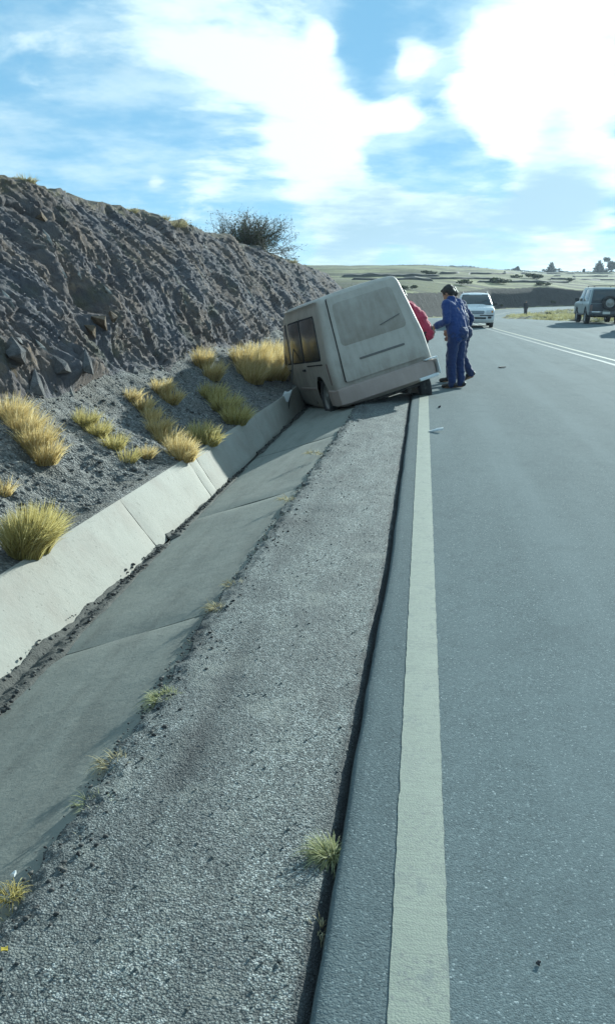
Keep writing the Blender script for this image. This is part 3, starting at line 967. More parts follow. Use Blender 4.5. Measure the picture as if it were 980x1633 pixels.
disp = 0.30 * fbm(YY * .45, up * .5, 7, 3) + 0.12 * (r1 - .5) + 0.055 * (r2 - .5) + 0.040 * (r3 - .5) + 0.035 * fbm(a_ * 10, b_ * 1.6, 15, 3, .6)
disp = disp - 0.045 * (1 - sstep(0, .14, e1)) - 0.025 * (1 - sstep(0, .14, e2)) - 0.03 * (1 - sstep(0, .18, e3))
disp = disp + 0.07 * fbm(a_ * 3.6, b_ * 1.0, 2, 5, .62) + 0.05 * (0.5 - np.abs(fbm(a_ * 7, b_ * 2.0, 12, 4, .6)))


def gouge(px, py, sy, su, depth):
    p = aty(px, py, 10.0)
    # intersect view ray with the mean face plane
    d = ray(px, py)
    best = None
    for i in range(n_s, n_s + n_r, 3):
        k = np.argmin(np.abs((SEC[:, i, 0] * d[1] / d[0]) - ys))
        z = 1.5 + d[2] * ys[k] / d[1]
        err = abs(z - SEC[k, i, 1])
        if best is None or err < best[0]: best = (err, ys[k], up[k, i])
    return depth * np.exp(-((YY - best[1]) / sy) ** 2 - ((up - best[2]) / su) ** 2)


disp = disp + gouge(148, 465, .32, .35, -0.55) + gouge(165, 520, .30, .22, .34) + gouge(110, 600, .5, .25, .25) + gouge(60, 470, .5, .6, .18) + gouge(95, 420, .2, .5, .25)
dn = 0.72 * disp * rockm * (0.25 + .75 * endf[:, None])
# normal of the mean face: outwards (+x) and up
nx_, nz_ = 0.84, 0.54
SX = SEC[..., 0] + dn * nx_
SZ = SEC[..., 1] + dn * nz_
dyy = 0.25 * dn * perlin(a_ * 1.2, b_ * 1.2, 9)
scr_m = 1 - sstep(n_s - 8, n_s + 6, kk)
edge_in = sstep(0, 8, kk)
SZ = SZ + scr_m * edge_in * (0.07 * fbm(YY * 1.4, SEC[..., 0] * 1.4, 2, 3) + 0.030 * fbm(YY * 6, SEC[..., 0] * 6, 6, 3))
SZ = SZ + topm * (0.10 * fbm(YY * 1.3, SEC[..., 0] * 1.3, 1, 4) + 0.05 * np.abs(fbm(YY * 5, SEC[..., 0] * 5, 3, 3)))
VV = np.stack([SX, YY + dyy, SZ], -1)
sc_o = mesh_np('scree_slope', VV[:, :n_s + 1], grid_faces(nrow, n_s + 1, True), MATS['scree'])
tag(sc_o, 'grey gravel scree slope between ditch and rock face', kind='structure')
rk_o = mesh_np('rock_cutting', VV[:, n_s:], grid_faces(nrow, ncol - n_s, True), MATS['rock'], None, True, 50)
vattr(rk_o, 'top', topm[:, n_s:])
tag(rk_o, 'dark steep rock cutting with a grassy crest', kind='structure')


def bank_point(Y, k):
    """surface point of the built bank at row Y and column fraction index k"""
    i = int(np.clip(np.searchsorted(ys, Y), 0, nrow - 1))
    return VV[i, int(np.clip(k, 0, ncol - 1))]


_q = VV - np.array([0, 0, 1.5])
BZ = _q @ _F
BU = IW / 2 + FPX * (_q @ _R) / BZ
BV = IH / 2 - FPX * (_q @ _U) / BZ


def bank_hit(px, py, lo=0, hi=None):
    """bank surface point seen at a photo pixel"""
    hi = hi or ncol
    u_, v_, zc_ = BU[:, lo:hi], BV[:, lo:hi], BZ[:, lo:hi]
    d = (u_ - px) ** 2 + (v_ - py) ** 2 + np.where(zc_ < 0, 1e9, 0)
    m_ = d < 30
    if m_.any():
        zz = np.where(m_, zc_, 1e9)
        i = np.unravel_index(np.argmin(zz), zz.shape)
    else:
        i = np.unravel_index(np.argmin(d), d.shape)
    return VV[:, lo:hi][i]


# loose stones on the scree
n = 7500
ki = rng.integers(3, n_s + 4, n)
ri = np.clip(np.searchsorted(ys, 3.0 + 24 * rng.random(n) ** 1.3), 0, nrow - 1)
P = VV[ri, ki] + rng.normal(size=(n, 3)) * np.array([.02, .03, 0.002])
scatter_stones('scree_stones', P, 0.006 + 0.020 * rng.random(n) ** 3.2, 'stones', None, 'loose grey stones lying on the scree slope', 8)

# rocks sticking out of the cutting: shared angular meshes, children of the cutting
def slab_rock(seed):
    r = np.random.default_rng(seed)
    bm = bmesh.new()
    pts = r.normal(size=(14, 3))
    pts /= np.linalg.norm(pts, axis=1)[:, None] ** 0.7
    for p in pts:
        bm.verts.new(p)
    res = bmesh.ops.convex_hull(bm, input=bm.verts)
    bmesh.ops.delete(bm, geom=[g for g in res['geom_interior'] if isinstance(g, bmesh.types.BMVert)], context='VERTS')
    me = bpy.data.meshes.new('rock')
    bmesh.ops.recalc_face_normals(bm, faces=bm.faces)
    bm.to_mesh(me); bm.free()
    return me


def rock_mat(name, c1, c2):
    m, t = new_mat(name)
    n1 = t.noise(t.mapping(t.pos, rot=(rad(24), 0, 0), scale=(1, 2.5, .9)), 7, 8, 0.7)
    n2 = t.noise(t.pos, 32, 6, 0.7)
    c = t.mix(t.smooth(n1, 0.3, 0.7), c1, c2)
    c = t.mix(t.math('MULTIPLY', t.smooth(n2, .4, .7), .5), c, tuple(x * .5 for x in c1))
    setp(t, col=c, rough=.92, spec=.2, nrm=t.bump(t.math('ADD', n1, t.math('MULTIPLY', n2, .4)), .8, .03))


rock_mat('rock_grey', (0.09, 0.088, 0.092), (0.185, 0.175, 0.17))
rock_mat('rock_brown', (0.085, 0.062, 0.042), (0.20, 0.15, 0.105))
rock_mat('rock_pale', (0.20, 0.19, 0.175), (0.40, 0.38, 0.35))
rock_meshes = []
for s in range(9):
    me = slab_rock(40 + s)
    me.materials.append(MATS[('rock_grey', 'rock_grey', 'rock_brown', 'rock_grey', 'rock_pale', 'rock_grey', 'rock_brown', 'rock_grey', 'rock_grey')[s]])
    rock_meshes.append(me)


def put_rock(p, s, mi, tilt=None):
    o = bpy.data.objects.new('rock', rock_meshes[mi])
    COL.objects.link(o)
    o.parent = rk_o
    o.location = p
    o.scale = s
    o.rotation_euler = tilt or (rad(-22) + random.gauss(0, .2), random.gauss(-0.6, .2), random.gauss(0, .3))
    return o


for i in range(150):
    Y = 5.2 + 26 * random.random() ** 1.25
    k = random.randint(n_s + 4, n_s + n_r - 6)
    p = bank_point(Y, k)
    b = random.uniform(.035, .085) * (0.8 + Y / 30)
    mi = random.choice([0, 1, 2, 3, 5, 6, 7, 8])
    put_rock(p + np.array([-.045, 0, -.03]), (b * random.uniform(.5, .8), b * random.uniform(.7, 1.3), b * random.uniform(.8, 1.5)), mi)
for (px, py, ww, hh) in [(85, 380, .05, .20), (105, 430, .05, .16), (2, 375, .05, .18), (228, 402, .03, .13), (183, 470, .04, .16), (290, 435, .03, .16), (130, 440, .06, .14), (405, 470, .05, .22),
                         (360, 490, .03, .14), (325, 555, .04, .18), (300, 480, .03, .2), (165, 425, .06, .12), (22, 480, .04, .15), (80, 560, .04, .16), (118, 620, .05, .16), (270, 500, .03, .13)]:
    p = bank_hit(px, py, n_s, n_s + n_r)
    put_rock(p + np.array([-.02, 0, -.01]), (ww * .6, ww * .7, hh * .9), 4, (rad(-20), -.62, random.gauss(0, .2)))
for (px, py, s) in [(165, 515, .20), (150, 530, .16), (185, 505, .14), (140, 575, .2), (60, 610, .2), (100, 585, .18), (215, 590, .16), (30, 560, .2)]:
    p = bank_hit(px, py, n_s, n_s + n_r)
    put_rock(p, (s * .4, s * .6, s * .7), 2 if py < 540 else 0)

# ------------------------------------------------------------------ grass tufts
def blades(n, length, spread, r0, lean=(0, 0, 0), width=0.004, droop=0.6, seed=0, nseg=4, up_bias=1.0):
    r = np.random.default_rng(seed)
    a = r.random(n) * 6.283
    rr = r0 * np.sqrt(r.random(n))
    base = np.stack([np.cos(a) * rr, np.sin(a) * rr, -0.01 * np.ones(n)], -1)
    a2 = a + r.normal(size=n) * 0.6
    out = spread * (0.10 + 1.25 * r.random(n) ** 0.8)
    d = np.stack([np.cos(a2) * out, np.sin(a2) * out, np.full(n, up_bias)], -1) + np.array(lean) * (0.5 + r.random(n))[:, None]
    d /= np.linalg.norm(d, axis=1)[:, None]
    L_ = length * (0.45 + 0.65 * r.random(n))
    side = np.cross(d, r.normal(size=(n, 3)))
    side /= np.linalg.norm(side, axis=1)[:, None]
    g = np.array(lean) * .5 + np.array([0, 0, -1.0]) * droop
    V = np.zeros((n, nseg + 1, 2, 3))
    for k in range(nseg + 1):
        t_ = k / nseg
        c = base + d * (L_ * t_)[:, None] + g[None] * (L_ * t_ ** 2.2 * (0.3 + .5 * out / max(spread, .01)))[:, None]
        wv = width * (1 - t_) ** 0.8 + 0.0006
        V[:, k, 0] = c - side * wv / 2
        V[:, k, 1] = c + side * wv / 2
    idx = np.arange(n)[:, None] * (2 * (nseg + 1))
    F_ = []
    for k in range(nseg):
        b = idx + 2 * k
        F_.append(np.concatenate([b, b + 1, b + 3, b + 2], 1))
    rnd = np.repeat(r.random(n), 2 * (nseg + 1))
    tt = np.tile(np.repeat(np.linspace(0, 1, nseg + 1), 2), n)
    return V.reshape(-1, 3), np.concatenate(F_), np.clip(rnd * 0.8 + 0.2 * tt, 0, 1)


def tuft(name, loc, label, mat, n, length, spread, r0, lean=(0, 0, 0), width=.004, droop=.5, seed=0, cat='grass tuft', group=None, up_bias=1.0, clumps=((0, 0, 0, 1.0),)):
    """one tussock; clumps: offsets of the crowns that make it up"""
    Vs, Fs, Rs = [], [], []
    b = 0
    for ci, (ox, oy, oz, sc) in enumerate(clumps):
        v, f, rn = blades(int(n * sc), length * (0.75 + .25 * sc), spread, r0, lean, width, droop, seed * 31 + ci, 4, up_bias)
        Vs.append(v + np.array([ox, oy, oz])); Fs.append(f + b); Rs.append(rn)
        b += len(v)
    o = mesh_np(name, np.concatenate(Vs), np.concatenate(Fs), MATS[mat], None, True)
    o.location = loc
    vattr(o, 'rnd', np.concatenate(Rs))
    return tag(o, label, cat, group)


GRP = 'dry tussocks on the scree slope'
# (pixel of the crown foot, number, length, spread, radius, clump offsets, label)
TUFTS = [
    (((42, 690, 1), (22, 668, .8), (60, 712, 1), (77, 733, .7)), 620, .27, .55, .07, 'straw_golden', 'large golden tussock at the foot of the rock, at the left edge'),
    (((160, 692, 1), (141, 674, .8), (180, 710, .8), (203, 729, .35)), 380, .20, .6, .055, 'straw_green', 'long straw tussock lying downhill in mid scree'),
    (((52, 890, 1), (36, 885, .8), (70, 884, .8)), 1300, .33, .46, .045, 'straw_green', 'big round green-gold tussock overhanging the kerb at the left edge'),
    (((231, 650, 1), (213, 634, .6), (244, 664, .8)), 300, .19, .6, .055, 'straw_golden', 'upper golden tussock of the chain running down to the kerb'),
    (((256, 686, 1), (268, 704, 1)), 420, .23, .6, .07, 'straw_golden', 'middle golden tussock of the chain running down to the kerb'),
    (((284, 720, 1), (297, 730, .8)), 520, .23, .6, .07, 'straw_golden', 'lowest golden tussock of the chain, touching the kerb top'),
    (((232, 724, 1),), 220, .14, .65, .045, 'straw_golden', 'small golden tuft beside the lowest tussock of the chain'),
    (((262, 626, 1), (275, 639, .8)), 400, .24, .55, .06, 'straw_golden', 'golden tussock just above the van shadow'),
    (((328, 584, 1), (340, 600, .9)), 480, .34, .45, .08, 'straw_golden', 'upright orange-gold tussock against the rock toe'),
    (((388, 578, 1), (396, 594, 1), (406, 606, .8)), 520, .40, .5, .10, 'straw_golden', 'left of the dense golden tussocks beside the van front'),
    (((412, 570, .8), (420, 584, 1), (428, 600, .8)), 520, .38, .5, .10, 'straw_golden', 'middle of the dense golden tussocks beside the van front'),
    (((436, 566, .9), (442, 582, 1), (444, 600, .9)), 520, .42, .5, .10, 'straw_golden', 'right of the dense golden tussocks beside the van front'),
    (((358, 652, 1), (342, 634, .8), (376, 670, .9)), 620, .30, .6, .09, 'straw_green', 'larger dull tussock inside the van shadow'),
    (((320, 696, 1), (331, 703, .7)), 420, .24, .62, .07, 'straw_green', 'smaller dull tussock at the lower edge of the van shadow'),
    (((6, 782, 1),), 160, .14, .6, .04, 'straw_golden', 'small straw tuft cut by the left picture edge'),
]
for i, (feet, n, ln_, sp, r0, mt, lab) in enumerate(TUFTS):
    p = bank_hit(feet[0][0], feet[0][1], 0, n_s + 30)
    cl = [tuple(bank_hit(a, b, 0, n_s + 30) - p) + (q,) for a, b, q in feet]
    tuft('grass_tussock', p - np.array([0, 0, .012]), lab, mt, int(n * 1.35), ln_ * 1.22, sp * .88, r0 * 1.35, (.10, -.05, 0), .0045 if p[1] < 9 else .008, .35, 10 + i, 'grass tussock', GRP, clumps=cl)
# tufts along the crest skyline
for i, (px, py, s, lab) in enumerate([(45, 283, .16, 'low grass tuft on the crest at far left'), (285, 356, .30, 'rounded grass tuft standing out on the crest skyline'), (262, 348, .18, 'small tuft on the crest left of the rounded one'),
                                      (215, 335, .14, 'low tuft on the crest above the dark rock'), (470, 415, .3, 'grass tuft on the crest right of the bare bush')]):
    p = bank_hit(px, py, n_s + n_r - 10, n_s + n_r + 16)
    tuft('crest_grass', p - np.array([0, 0, .03]), lab, 'straw_pale', 260, s, .9, s * .7, (0, 0, 0), .008, .5, 60 + i, 'grass tuft', 'grass tufts on the bank crest')
# small weeds on the shoulder
WEEDS = [((262, 1112), 480, .075, 1.3, .05, 'weed_green', 'pale green weed at the shoulder edge', -.06), ((345, 968), 130, .08, 1.1, .035, 'straw_pale', 'dry weed at the broken shoulder edge', -.06),
         ((524, 1362), 420, .11, 1.0, .022, 'weed_green', 'tuft growing out of the dark groove beside the edge line', -.035), ((14, 1425), 140, .07, 1.0, .03, 'straw_green', 'small yellow-green weed at the left picture edge', -.06),
         ((180, 1212), 90, .07, 1.3, .05, 'straw_pale', 'sparse dry weed below the pale green one', -.06), ((150, 1278), 70, .06, 1.3, .05, 'weed_green', 'thin green weed at the ditch lip in the foreground', -.06),
         ((508, 1478), 40, .06, 1.1, .02, 'straw_pale', 'few dry stalks at the groove nearest the camera', -.035), ((372, 930), 60, .07, 1.2, .05, 'straw_pale', 'flat dry weed on the crumbled shoulder edge', -.06),
         ((500, 722), 60, .09, 1.2, .08, 'straw_pale', 'dry stalks at the shoulder edge behind the van', -.06), ((460, 795), 60, .08, 1.2, .07, 'straw_pale', 'dry stalks halfway along the shoulder edge', -.06)]
for i, ((px, py), n, ln_, sp, r0, mt, lab, z) in enumerate(WEEDS):
    p = atz(px, py, z)
    tuft('weed', p, lab, mt, n, ln_, sp, r0, (-.25, 0, 0), .0022 if p[1] < 5 else .005, .9, 90 + i, 'weed', 'weeds along the road shoulder', .7)

n = 150
Yw = 1.3 + 8 * rng.random(n) ** 1.3
Xw = SH_EDGE(Yw) + 0.02 + np.abs(rng.normal(size=n)) * 0.07
Vs, Fs, Rs, b0_ = [], [], [], 0
for q in range(n):
    v, f, rn = blades(9, .045, 1.3, .018, (0, 0, 0), .002, 1.0, 400 + q, 3, .5)
    Vs.append(v + np.array([Xw[q], Yw[q], -0.062 + min(0, (Xw[q] - SH_EDGE(Yw[q]) - .1) * .3)])); Fs.append(f + b0_); Rs.append(rn); b0_ += len(v)
ew = mesh_np('edge_stubble', np.concatenate(Vs), np.concatenate(Fs), MATS['straw_pale'])
vattr(ew, 'rnd', np.concatenate(Rs))
tag(ew, 'sparse dry stubble along the broken shoulder edge', kind='stuff')

# ------------------------------------------------------------------ bare bush on the crest
def tubes(segs, sides=4):
    """segs: list of polylines [(p, r), ...]; returns verts, faces"""
    V, F_ = [], []
    for pl in segs:
        base = len(V)
        for i, (p, r) in enumerate(pl):
            q = pl[min(i + 1, len(pl) - 1)][0] - pl[max(i - 1, 0)][0]
            q = q / (np.linalg.norm(q) + 1e-9)
            a = np.cross(q, (0.3, 0.5, 0.81)); a /= np.linalg.norm(a) + 1e-9
            b = np.cross(q, a)
            for k in range(sides):
                an = 6.2832 * k / sides
                V.append(p + r * (math.cos(an) * a + math.sin(an) * b))
        for i in range(len(pl) - 1):
            for k in range(sides):
                F_.append((base + i * sides + k, base + i * sides + (k + 1) % sides, base + (i + 1) * sides + (k + 1) % sides, base + (i + 1) * sides + k))
        F_.append(tuple(base + k for k in range(sides))[::-1])
        F_.append(tuple(base + (len(pl) - 1) * sides + k for k in range(sides)))
    return V, F_


def make_bush(loc, label):
    r = np.random.default_rng(12)
    root = empty('bare_bush', loc)
    stems, twigs, leaves = [], [], []

    def grow(p, d, ln, rd, lvl):
        pl = [(p, rd)]
        n = 5
        for k in range(n):
            d = d + r.normal(size=3) * 0.16 + np.array([0, 0, .04])
            d = d / np.linalg.norm(d)
            p = p + d * ln / n
            pl.append((p, rd * (1 - .75 * (k + 1) / n)))
            if lvl < 2 and k >= 1:
                for q in range(3 if lvl == 0 else 2):
                    dd = d + r.normal(size=3) * 0.55
                    dd /= np.linalg.norm(dd)
                    grow(p, dd, ln * r.uniform(.38, .6), rd * .45, lvl + 1)
            if lvl >= 1 and r.random() < .45:
                for q in range(1):
                    leaves.append(p + r.normal(size=3) * .03)
        (stems if lvl == 0 else twigs).append(pl)

    for i in range(46):
        a = r.random() * 6.283
        sp = r.uniform(.15, 2.0)
        d = np.array([math.cos(a) * sp, math.sin(a) * sp * .8, 1.0 if sp < 1.1 else .55])
        d /= np.linalg.norm(d)
        grow(np.array([r.normal() * .22, r.normal() * .22, -.12]), d, r.uniform(.9, 1.5), .02, 0)
    for st in stems:
        v, f = tubes([st], 4)
        mesh_np('stem', v, f, MATS['bark'], root)
    v, f = tubes(twigs, 3)
    mesh_np('twigs', v, f, MATS['bark'], root)['kind'] = 'stuff'
    L_ = np.array(leaves)
    n = len(L_)
    d1 = r.normal(size=(n, 3)); d1 /= np.linalg.norm(d1, axis=1)[:, None]
    d2 = np.cross(d1, r.normal(size=(n, 3))); d2 /= np.linalg.norm(d2, axis=1)[:, None]
    s = r.uniform(.012, .026, n)[:, None]
    V = np.stack([L_ - d1 * s * 1.6, L_ + d2 * s * .6, L_ + d1 * s * 1.6, L_ - d2 * s * .6], 1).reshape(-1, 3)
    o = mesh_np('foliage', V, np.arange(4 * n).reshape(-1, 4), MATS['leaf_dark'], root, False)
    o['kind'] = 'stuff'
    vattr(o, 'rnd', np.repeat(r.random(n), 4))
    root.scale = (.92, .92, .72)
    tag(root, label, 'bush')
    return root


bp = bank_hit(425, 402, n_s + n_r - 8, n_s + n_r + 10)
make_bush(bp + np.array([-.62, 0, 0.02]), 'bare twiggy dark bush on the crest of the rock bank')

# ------------------------------------------------------------------ vehicle helpers
def fillet(poly, rads, n=5):
    out = []
    m_ = len(poly)
    for i in range(m_):
        p = np.array(poly[i], float); a = np.array(poly[i - 1], float); b = np.array(poly[(i + 1) % m_], float)
        r = rads[i] if isinstance(rads, (list, tuple)) else rads
        da, db = a - p, b - p
        la, lb = np.linalg.norm(da), np.linalg.norm(db)
        da /= la; db /= lb
        if r <= 0:
            out.append(p); continue
        ang = math.acos(max(-1, min(1, float(da @ db))))
        t_ = min(r / max(math.tan(ang / 2), 1e-3), la * .48, lb * .48)
        p0, p1 = p + da * t_, p + db * t_
        for k in range(n + 1):
            f = k / n
            out.append((1 - f) ** 2 * p0 + 2 * f * (1 - f) * p + f * f * p1)
    return np.array(out)


def loft_body(profile, rads, wfun, redge, crown=0.02, nmid=7, nfil=6, nring=9):
    """closed body: side profile (l,h) swept across the width; w(h) gives the half width"""
    P = fillet(profile, rads, nfil)
    area = 0.5 * np.sum(P[:, 0] * np.roll(P[:, 1], -1) - np.roll(P[:, 0], -1) * P[:, 1])
    if area < 0: P = P[::-1]
    # densify long edges
    Q = []
    for a, b in zip(P, np.roll(P, -1, 0)):
        k = max(1, int(np.linalg.norm(b - a) / 0.12))
        for i in range(k):
            Q.append(a + (b - a) * i / k)
    P = np.array(Q)
    T = np.roll(P, -1, 0) - np.roll(P, 1, 0)
    T /= np.linalg.norm(T, axis=1)[:, None]
    N = np.stack([T[:, 1], -T[:, 0]], -1)           # outward for ccw
    C = P.mean(0)
    C[1] = (P[:, 1].min() + P[:, 1].max()) * .5
    n = len(P)
    rings = []

    def add(pts, y):
        rings.append(np.stack([pts[:, 0], y, pts[:, 1]], -1))

    W = np.array([wfun(h) for h in P[:, 1]])
    side = []
    for k in range(7):
        th = math.pi / 2 * (1 - k / 6)
        pts = P - N * (redge * (1 - math.sin(th)))
        side.append((pts, W - redge * (1 - math.cos(th))))
    last = side[-1][0]
    for k in range(1, nring):
        f = 1 - k / nring
        pts = C + (last - C) * f
        side.append((pts, np.array([wfun(h) for h in pts[:, 1]])))
    for pts, y in side[::-1]: add(pts, -y)
    for k in range(1, nmid):
        v = -1 + 2 * k / nmid
        add(P + N * (crown * (1 - v * v)), (W - redge) * v)
    for pts, y in side: add(pts, y)
    bm = bmesh.new()
    R = [[bm.verts.new(p) for p in r] for r in rings]
    for a, b in zip(R[:-1], R[1:]):
        for i in range(n):
            bm.faces.new((a[i], a[(i + 1) % n], b[(i + 1) % n], b[i]))
    bm.faces.new(R[0][::-1]); bm.faces.new(R[-1])
    bmesh.ops.triangulate(bm, faces=[f for f in bm.faces if len(f.verts) > 4])
    bmesh.ops.recalc_face_normals(bm, faces=bm.faces)
    return bm


def boolean_cut(obj, cutters):
    for c in cutters:
        for solver in ('EXACT', 'FAST'):
            md = obj.modifiers.new('cut', 'BOOLEAN')
            md.operation = 'DIFFERENCE'
            md.solver = solver
            md.object = c
            bpy.context.view_layer.update()
            dg = bpy.context.evaluated_depsgraph_get()
            me = bpy.data.meshes.new_from_object(obj.evaluated_get(dg))
            obj.modifiers.clear()
            n0, n1 = len(obj.data.vertices), len(me.vertices)
            y0 = max(abs(v.co.y) for v in obj.data.vertices)
            if n1 > n0 * .7 and max(abs(v.co.y) for v in me.vertices) < y0 + 1e-3:
                obj.data = me
                break
    for c in cutters:
        bpy.data.objects.remove(c)
    me.shade_smooth()
    me.set_sharp_from_angle(angle=rad(28))


def cyl_cutter(l, y, h, r, depth, parent):
    bm = bmesh.new()
    bmesh.ops.create_cone(bm, cap_ends=True, segments=40, radius1=r, radius2=r, depth=depth, matrix=Matrix.Translation((l, y, h)) @ Matrix.Rotation(math.pi / 2, 4, 'X'))
    o = bm_obj('cutter', bm, None, parent, False)
    return o


def prism(name, poly3, nrm, thick, mat, parent, bev=0.004):
    """flat polygon (3-D points) extruded along -nrm, edges bevelled"""
    bm = bmesh.new()
    nrm = np.array(nrm, float); nrm /= np.linalg.norm(nrm)
    a = [bm.verts.new(p) for p in poly3]
    b = [bm.verts.new(np.array(p) - nrm * thick) for p in poly3]
    n = len(a)
    top = bm.faces.new(a)
    bm.faces.new(b[::-1])
    for i in range(n):
        bm.faces.new((a[i], b[i], b[(i + 1) % n], a[(i + 1) % n]))
    bmesh.ops.recalc_face_normals(bm, faces=bm.faces)
    if bev:
        bmesh.ops.bevel(bm, geom=list(top.edges), offset=bev, segments=2, affect='EDGES', profile=.6)
    return bm_obj(name, bm, MATS[mat], parent, True, 35)


class Vehicle:
    def __init__(s, name, wfun, root):
        s.w = wfun; s.root = root

    def side(s, name, poly, sgn, off, mat, r=0.04, thick=0.02, parent=None, bev=.004):
        P = fillet(poly, r, 4)
        pts = [(l, sgn * (s.w(h) + off), h) for l, h in P]
        hm = np.array([h for _, h in P]).mean()
        slope = (s.w(hm + .05) - s.w(hm - .05)) / .1
        return prism(name, pts, (0, sgn, -slope), thick, mat, parent or s.root, bev)

    def seg(s, name, a, b, poly, off, mat, r=0.04, thick=0.02, parent=None, bev=.004):
        """poly in (y, t): t runs 0..1 from profile point a to b; outward normal to the right of a->b turned"""
        a = np.array(a, float); b = np.array(b, float)
        d = b - a; ln = np.linalg.norm(d); d /= ln
        n = np.array([-d[1], d[0]])
        if (n @ (((a + b) / 2) - np.array(s.centre))) < 0: n = -n
        P = fillet([(y, t_ * ln) for y, t_ in poly], r, 4)
        pts = [(a[0] + d[0] * t_ + n[0] * off, y, a[1] + d[1] * t_ + n[1] * off) for y, t_ in P]
        return prism(name, pts, (n[0], 0, n[1]), thick, mat, parent or s.root, bev)

    def box(s, name, c, size, mat, parent=None, bev=.015, rot=(0, 0, 0)):
        bm = bmesh.new()
        bmesh.ops.create_cube(bm, size=1, matrix=Matrix.Translation(c) @ Euler(rot).to_matrix().to_4x4() @ Matrix.Diagonal((*size, 1)))
        if bev:
            bmesh.ops.bevel(bm, geom=list(bm.edges), offset=min(bev, min(size) * .45), segments=3, affect='EDGES', profile=.5)
        return bm_obj(name, bm, MATS[mat], parent or s.root, True, 40)

    def tube(s, name, pts, r, mat, parent=None, sides=8):
        v, f = tubes([[(np.array(p, float), r) for p in pts]], sides)
        return mesh_np(name, v, f, MATS[mat], parent or s.root, True, 50)

    def wheel(s, l, y, h, r, width, sgn, lean=0.0, steer=0.0, rim='rim_steel', parent=None):
        prof = [(r * .60, -width * .42), (r * .70, -width * .5), (r * .90, -width * .5), (r * .975, -width * .43), (r, -width * .30), (r, -width * .1), (r * .985, -width * .08), (r * .985, width * .08), (r, width * .1), (r, width * .30),
                (r * .975, width * .43), (r * .90, width * .5), (r * .70, width * .5), (r * .60, width * .42)]
        o = s.lathe('wheel', prof, 'rubber', parent or s.root, closed=True, tread=r)
        o.location = (l, y, h)
        o.rotation_euler = (lean, 0, steer)
        k = sgn
        rp = [(r * .62, k * width * .44), (r * .58, k * width * .36), (r * .50, k * width * .26), (r * .40, k * width * .30), (r * .22, k * width * .36), (r * .18, k * width * .44), (r * .001, k * width * .45),
              (r * .001, -k * width * .3), (r * .60, -k * width * .40)]
        ri = s.lathe('rim', rp, rim, o, closed=True)
        return o

    def lathe(s, name, prof, mat, parent, closed=False, n=36, tread=0):
        V, F_ = [], []
        m_ = len(prof)
        for i in range(n):
            a = i / n * 2 * math.pi
            for j, (rr, y) in enumerate(prof):
                if tread and 4 <= j <= 9 and i % 2 == 0: rr = rr - tread * .018
                V.append((math.cos(a) * rr, y, math.sin(a) * rr))
        for i in range(n):
            for j in range(m_ if closed else m_ - 1):
                j2 = (j + 1) % m_; i2 = (i + 1) % n
                F_.append((i * m_ + j, i * m_ + j2, i2 * m_ + j2, i2 * m_ + j))
        return mesh_np(name, V, F_, MATS[mat], parent, True, 40)


# ------------------------------------------------------------------ crashed van
VL = 3.45
van = empty('crashed_van', (-0.355, 13.0, -0.195))
van.rotation_mode = 'QUATERNION'
_ry = Matrix.Rotation(rad(5.74), 3, 'Y')          # nose down
_rx = Matrix.Rotation(rad(-16.6), 3, 'X')        # rolled to its left
van.rotation_quaternion = (Matrix.Rotation(rad(109.9), 3, 'Z') @ _ry @ _rx).to_quaternion()
tag(van, 'dusty pale van tipped nose-first into the roadside ditch', 'van')
vw = lambda h: np.interp(h, [.2, .32, .62, .98, 1.03, 1.92], [.73, .75, .77, .76, .755, .62])
vprof = [(0.03, .33), (0.0, .60), (0.02, 1.02), (.12, 1.90), (VL - 1.0, 1.92), (VL - .66, 1.84), (VL - .12, 1.05), (VL - .01, .86), (VL, .42), (VL - .1, .35), (1.6, .26), (.12, .31)]
bm = loft_body(vprof, [.05, .3, .3, .15, .5, .16, .15, .12, .08, .06, .2, .06], vw, .085, .02)
V_ = Vehicle('van', vw, van)
V_.centre = (VL / 2, 1.0)
body = bm_obj('body', bm, MATS['van_paint'], van, True, 28)
RWX, FWX = .80, VL - .72
cut = [cyl_cutter(RWX, .801, .463, .343, .503, van)] + [cyl_cutter(RWX, -.803, .401, .347, .497, van)] + [cyl_cutter(FWX, s * .802, .443, .344, .501, van) for s in (1, -1)]
bpy.context.view_layer.update()
boolean_cut(body, cut)
V_.box('underbody', (VL / 2 - .05, 0, .30), (VL - .5, 1.05, .12), 'underbody')
V_.tube('axle', [(RWX - .08, -.62, .22), (RWX - .02, .62, .46)], .045, 'underbody')
V_.tube('exhaust', [(1.6, -.28, .25), (.6, -.30, .24), (.12, -.32, .22)], .032, 'underbody')
V_.box('fuel_tank', (1.7, .25, .25), (.7, .4, .16), 'underbody', bev=.04)
V_.wheel(RWX - .12, -.67, .215, .32, .20, -1, rad(3))
V_.wheel(RWX, .665, .455, .30, .19, 1, rad(9))
V_.wheel(FWX, .67, .42, .30, .19, 1, rad(4), rad(14))
V_.wheel(FWX, -.66, .27, .30, .19, -1, 0, rad(14))
